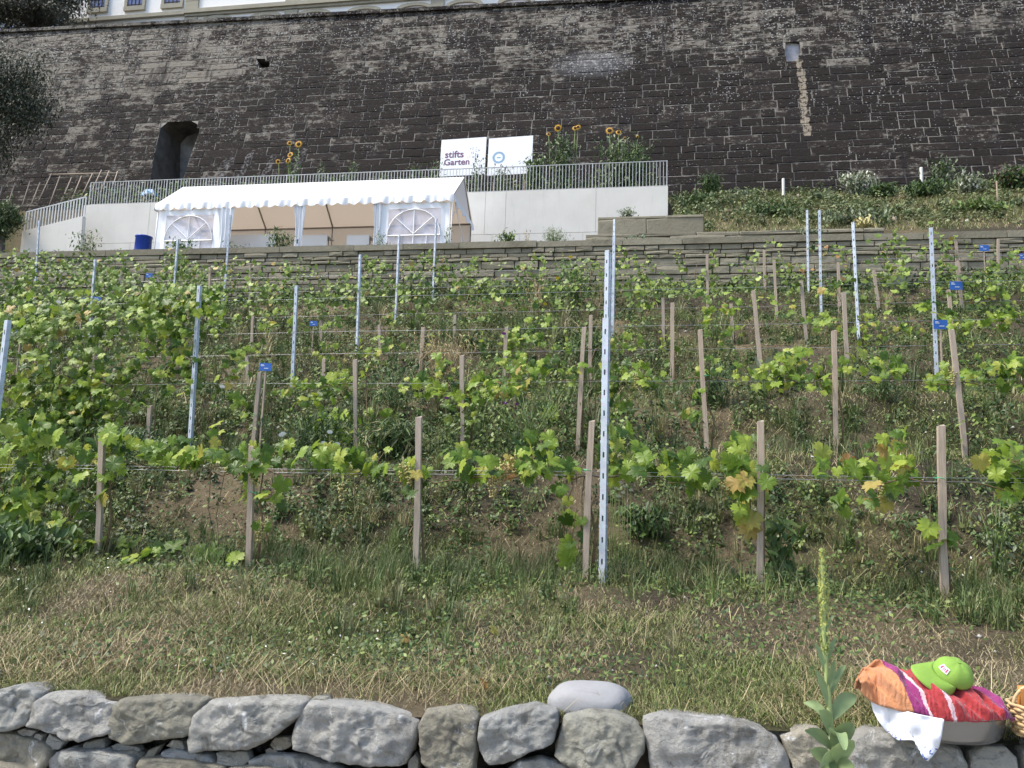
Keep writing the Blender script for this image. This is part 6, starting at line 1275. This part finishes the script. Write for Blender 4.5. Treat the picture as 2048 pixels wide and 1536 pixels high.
Vg = []; pxs = np.linspace(1723, 2013, NU+1)
for j in range(NV+1):
    for i in range(NU+1):
        px, v = pxs[i], 1.9*j/NV; p = mound(px, v); a0 = (px-1723)/290; 
        d = (px-1723)*.020+v*1.1     # folds run down to the right
        ph = 2.0*float(fbm(a0*3, v*1.3, 7, 2)); f = math.sin(6.5*(a0*4.5+v*.75)+ph*4)*.5+.5; f2 = math.sin(17*(a0*4+v*.9)+ph*6)*.5+.5
        h = (.028*f**1.6+.015*f2**1.5+.05*(float(fbm(a0*6, v*2.2, 3, 4))-.5))*min(1, v*3+.25)
        p = p+np.array([0, -.75, .65])*h; Vg.append(p)
def region(a0, px, v):
    s = px+ (v-1)*-42     # diagonal bands
    return s
bands = [(1723, 1792, 'o'), (1792, 1818, 'm'), (1818, 1824, 'p'), (1824, 1858, 'r'), (1858, 1865, 'p'), (1865, 1978, 'r'), (1978, 2100, 'M')]
sets = {'o': [], 'sh': [], 'M': []}; mi_s = []
for j in range(NV):
    for i in range(NU):
        px, v = (pxs[i]+pxs[i+1])/2, 1.9*(j+.5)/NV; wob = 7*(float(fbm(px*.02, v*2, 12, 2))-.5); b = j*(NU+1)+i; f = (b, b+1, b+NU+2, b+NU+1)
        s = px+38*(v-.45)+wob if px < 1900 else px+30*(v-.3)+wob; k = next((c0 for a0, b0, c0 in bands if a0 <= s < b0), 'o' if s < 1723 else 'M')
        if k == 'o': sets['o'].append(f)
        elif k == 'M': sets['M'].append(f)
        else: sets['sh'].append(f); mi_s.append({'m': 1, 'p': 2, 'r': 0}[k])
def submesh(name, faces, mats, label, cat, mi=None, off=0.):
    ids = sorted({i for f in faces for i in f}); mp = {a0: k for k, a0 in enumerate(ids)}; base = np.array([bc[0], bc[1], rz]); V = np.array([Vg[i] for i in ids])-base+np.array([0, 0, off])
    o = link(name, mesh(name, V, [tuple(mp[i] for i in f) for f in faces], mats, True, None, mi), loc=tuple(base)); md = o.modifiers.new("thickness", 'SOLIDIFY'); md.thickness = .004; tag(o, label, cat); return o
submesh("orange_cloth", sets['o'], M_or, "crumpled orange cloth at the left of the steel basin", "cloth"); submesh("striped_shawl", sets['sh'], [M_red, M_mag, M_pink], "red shawl with pale stripes and a magenta band heaped in the basin", "shawl", mi_s); submesh("magenta_cloth", sets['M'], M_mag, "magenta cloth at the right end of the basin heap", "cloth")
# white printed cloth hanging over the rim
m_pr = bpy.data.materials.new("white_cloth_blue_print"); t, p, o = nodes(m_pr); P = wpos(t); sp = N(t, "ShaderNodeSeparateXYZ"); t.links.new(P, sp.inputs[0])
zt0 = at(1860, 1500, 3.0)[2]; low = mth(t, 'LESS_THAN', sp.outputs['Z'], mth(t, 'ADD', zt0-.015, mth(t, 'MULTIPLY', nz(t, P, 25, 3), .03))); blot = mth(t, 'GREATER_THAN', nz(t, P, 70, 4, .6, 1), .53)
c = mixc(t, mth(t, 'MULTIPLY', low, blot), mixc(t, nz(t, P, 12, 3), (.60, .63, .70), (.70, .72, .76)), (.10, .15, .38)); c = mixc(t, mth(t, 'MULTIPLY', mth(t, 'GREATER_THAN', nz(t, P, 14, 2), .66), .5), c, (.35, .45, .7)); t.links.new(c, p.inputs['Base Color']); p.inputs['Roughness'].default_value = .85
out = [(1742, 1404), (1752, 1402), (1790, 1416), (1850, 1432), (1888, 1438), (1884, 1470), (1878, 1495), (1866, 1512), (1855, 1524), (1846, 1516), (1838, 1500), (1834, 1484), (1824, 1480), (1795, 1481), (1775, 1466), (1756, 1440), (1746, 1422)]
def ydr(px): X = at(px, 1450, 3.0)[0]; dx = min(.98, abs(X-bc[0])/(BR+.03)); return bc[1]-(BR+.03)*math.sqrt(1-dx*dx)-.004
O = np.array(out, float); D = np.r_[0, np.cumsum(np.linalg.norm(np.roll(O, -1, 0)-O, axis=1))]; OO = np.vstack([O, O[:1]]); s = np.linspace(0, D[-1], 70, endpoint=False); O = np.stack([np.interp(s, D, OO[:, 0]), np.interp(s, D, OO[:, 1])], 1); cc0 = np.array((1815, 1452.)); V = []; rings = np.linspace(1, .06, 16)
for k in rings:
    for q in O:
        a0, b0 = cc0+(q-cc0)*k; f = math.sin((a0-1742)*.10+(b0-1400)*.06)*.007+math.sin((a0*.6-b0)*.13)*.006+.012*(float(fbm(a0*.03, b0*.03, 3))-.5); V.append(at(a0, b0, ydr(a0)-.02+f-.015*max(0, (b0-1440)/80)))
n_ = 70; Fs = [(r2*n_+i, r2*n_+(i+1) % n_, (r2+1)*n_+(i+1) % n_, (r2+1)*n_+i) for r2 in range(15) for i in range(n_)]+[tuple(15*n_+i for i in range(n_))]
wb_ = V[0].copy(); o = link("white_cloth", mesh("white_cloth", np.array(V)-wb_, [f[::-1] for f in Fs], m_pr, True), loc=tuple(wb_)); o.modifiers.new("thickness", 'SOLIDIFY').thickness = .003; tag(o, "white cloth with blue print hanging over the front of the basin", "cloth")
# green cap
M_cap = simple("lime_green_cotton", (.20, .34, .055), .85, var=.1, scale=14, bmp=.25, bscale=300); cc_ = at(1905, 1364, 3.17)+np.array([0, 0, .022]); cap = thing("cap", "lime green baseball cap with a red and white patch on top of the clothes", "cap", tuple(cc_))
V = []; nn, mm = 36, 14; cx_ = at(1912, 1372, 3.2)
for j in range(mm+1):
    f = j/mm*math.pi/2
    for i in range(nn):
        u = 2*math.pi*i/nn; r_2 = math.cos(f)**.85; V.append((.074*r_2*math.cos(u), .072*r_2*math.sin(u), .066*math.sin(f)+.003*math.cos(6*u)*r_2))
Fs = [(j*nn+i, j*nn+(i+1) % nn, (j+1)*nn+(i+1) % nn, (j+1)*nn+i) for j in range(mm) for i in range(nn)]
ROT = Matrix.Rotation(math.radians(16), 4, 'Y') @ Matrix.Rotation(math.radians(30), 4, 'X') @ Matrix.Rotation(math.radians(22), 4, 'Z')
cap.matrix_basis = Matrix.Translation(tuple(cc_)) @ ROT @ Matrix.Diagonal((.9, .9, .86, 1))
cr = link("crown", mesh("crown", V, Fs, M_cap, True), cap); cr.modifiers.new("t", 'SOLIDIFY').thickness = .002
V = []; Fs = []; 
for j in range(9):
    for i in range(21):
        u = math.radians(180-68+136*i/20); f = j/8; r0_ = .072; L_ = .088*math.cos((i/20-.5)*math.pi)**.6 if 0 < i < 20 else .002; x = (r0_+L_*f)*math.cos(u)*1.0; y = (r0_*.97+L_*f*.55)*math.sin(u); V.append((x-(.0), y, .004-.028*(y/.08)**2*f-.012*f*f))
for j in range(8):
    for i in range(20): b = j*21+i; Fs.append((b, b+1, b+22, b+21))
br = link("brim", mesh("brim", V, Fs, M_cap, True), cap); br.modifiers.new("t", 'SOLIDIFY').thickness = .004
def onc(az, el, k=1.03): r_2 = math.cos(el)**.85; return (.074*r_2*math.cos(az)*k, .072*r_2*math.sin(az)*k, .066*math.sin(el)*k)
A0 = math.radians(180-4); mb = MB(); 
for a0 in range(6):
    for b0 in range(4): u0, u1 = A0+.62*a0/6, A0+.62*(a0+1)/6; e0, e1 = .50+.34*b0/4, .50+.34*(b0+1)/4; mb.add([onc(u0, e0), onc(u1, e0), onc(u1, e1), onc(u0, e1)], [(0, 1, 2, 3)])
mb.build("patch", M_wh, cap); mb = MB()
for (ua, ub, ea, eb) in ((.06, .20, .56, .78), (.26, .32, .56, .78), (.36, .42, .60, .76), (.46, .56, .56, .80)): mb.add([onc(A0+ua, ea, 1.04), onc(A0+ub, ea, 1.04), onc(A0+ub, eb, 1.04), onc(A0+ua, eb, 1.04)], [(0, 1, 2, 3)])
mb.build("patch_print", simple("red_print", (.7, .03, .08), .6), cap); mb = MB(); mb.tube([onc(0, math.pi/2-.001, 1.0), onc(0, math.pi/2-.001, 1.05)], .006, 8); mb.build("top_button", M_cap, cap)
# wicker basket at the right edge
kc = at(2092, 1450, 3.2); Hk = at(2040, 1420, 3.1)[2]-at(2040, 1480, 3.1)[2]; kz = at(2040, 1484, 3.1)[2]; bk = thing("wicker_basket", "light wicker basket cut by the right edge of the photo", "basket", (kc[0], kc[1], kz)); M_wick = simple("wicker", (.50, .36, .19), .7, var=.25, scale=40)
R0 = at(2092, 1450, 3.2)[0]-at(2022, 1450, 3.2)[0]
for q in range(9):
    z = .006+Hk*q/8; rad = R0*(.84+.16*q/8); mb = MB(); mb.tube([((rad+.004*math.sin(12*u+math.pi*q))*math.cos(u), (rad+.004*math.sin(12*u+math.pi*q))*math.sin(u), z) for u in np.linspace(0, 2*math.pi, 73)], .0062, 5, cap=False); mb.build("woven_strand", M_wick, bk, True)
mb = MB()
for q in range(24): u = 2*math.pi*q/24; mb.tube([(R0*.84*math.cos(u), R0*.84*math.sin(u), 0), (R0*math.cos(u), R0*math.sin(u), Hk+.01)], .0035, 4)
mb.build("upright_rods", M_wick, bk, True); mb = MB(); mb.tube([(-R0*math.cos(u)*.98, -.02, Hk+.085*math.sin(u)) for u in np.linspace(0, math.pi, 17)], .006, 6); mb.build("handle", M_wick, bk, True)
V, Fs = lathe([(.001, .004), (R0*.82, .004), (R0*.95, Hk-.004)], 32); link("lining", mesh("lining", V, Fs, M_wick, True), bk)
pc = at(2062, 1405, 3.2); pz = kz+.01; th = thing("leather_pouch", "orange-brown leather pouch standing in the wicker basket", "pouch", (pc[0], pc[1], pz)); hz_ = at(2045, 1372, 3.2)[2]-pz; mb = MB(); W_ = .045; 
V = []; 
for j in range(7):
    f = j/6; ww = W_*(1-.12*f); dd = .03*(1-.55*f)
    for i in range(16): u = 2*math.pi*i/16; V.append((ww*math.copysign(abs(math.cos(u))**.6, math.cos(u)), dd*math.copysign(abs(math.sin(u))**.6, math.sin(u)), hz_*f))
M_le = simple("tan_leather", (.48, .20, .05), .5, var=.12, scale=10); link("pouch_body", mesh("pouch_body", V, [(j*16+i, j*16+(i+1) % 16, (j+1)*16+(i+1) % 16, (j+1)*16+i) for j in range(6) for i in range(16)]+[tuple(96+i for i in range(16))], M_le, True), th)
mb = MB(); mb.box(-W_*.95, W_*.95, -.034, -.031, hz_*.45, hz_*.97); mb.build("flap", M_le, th)
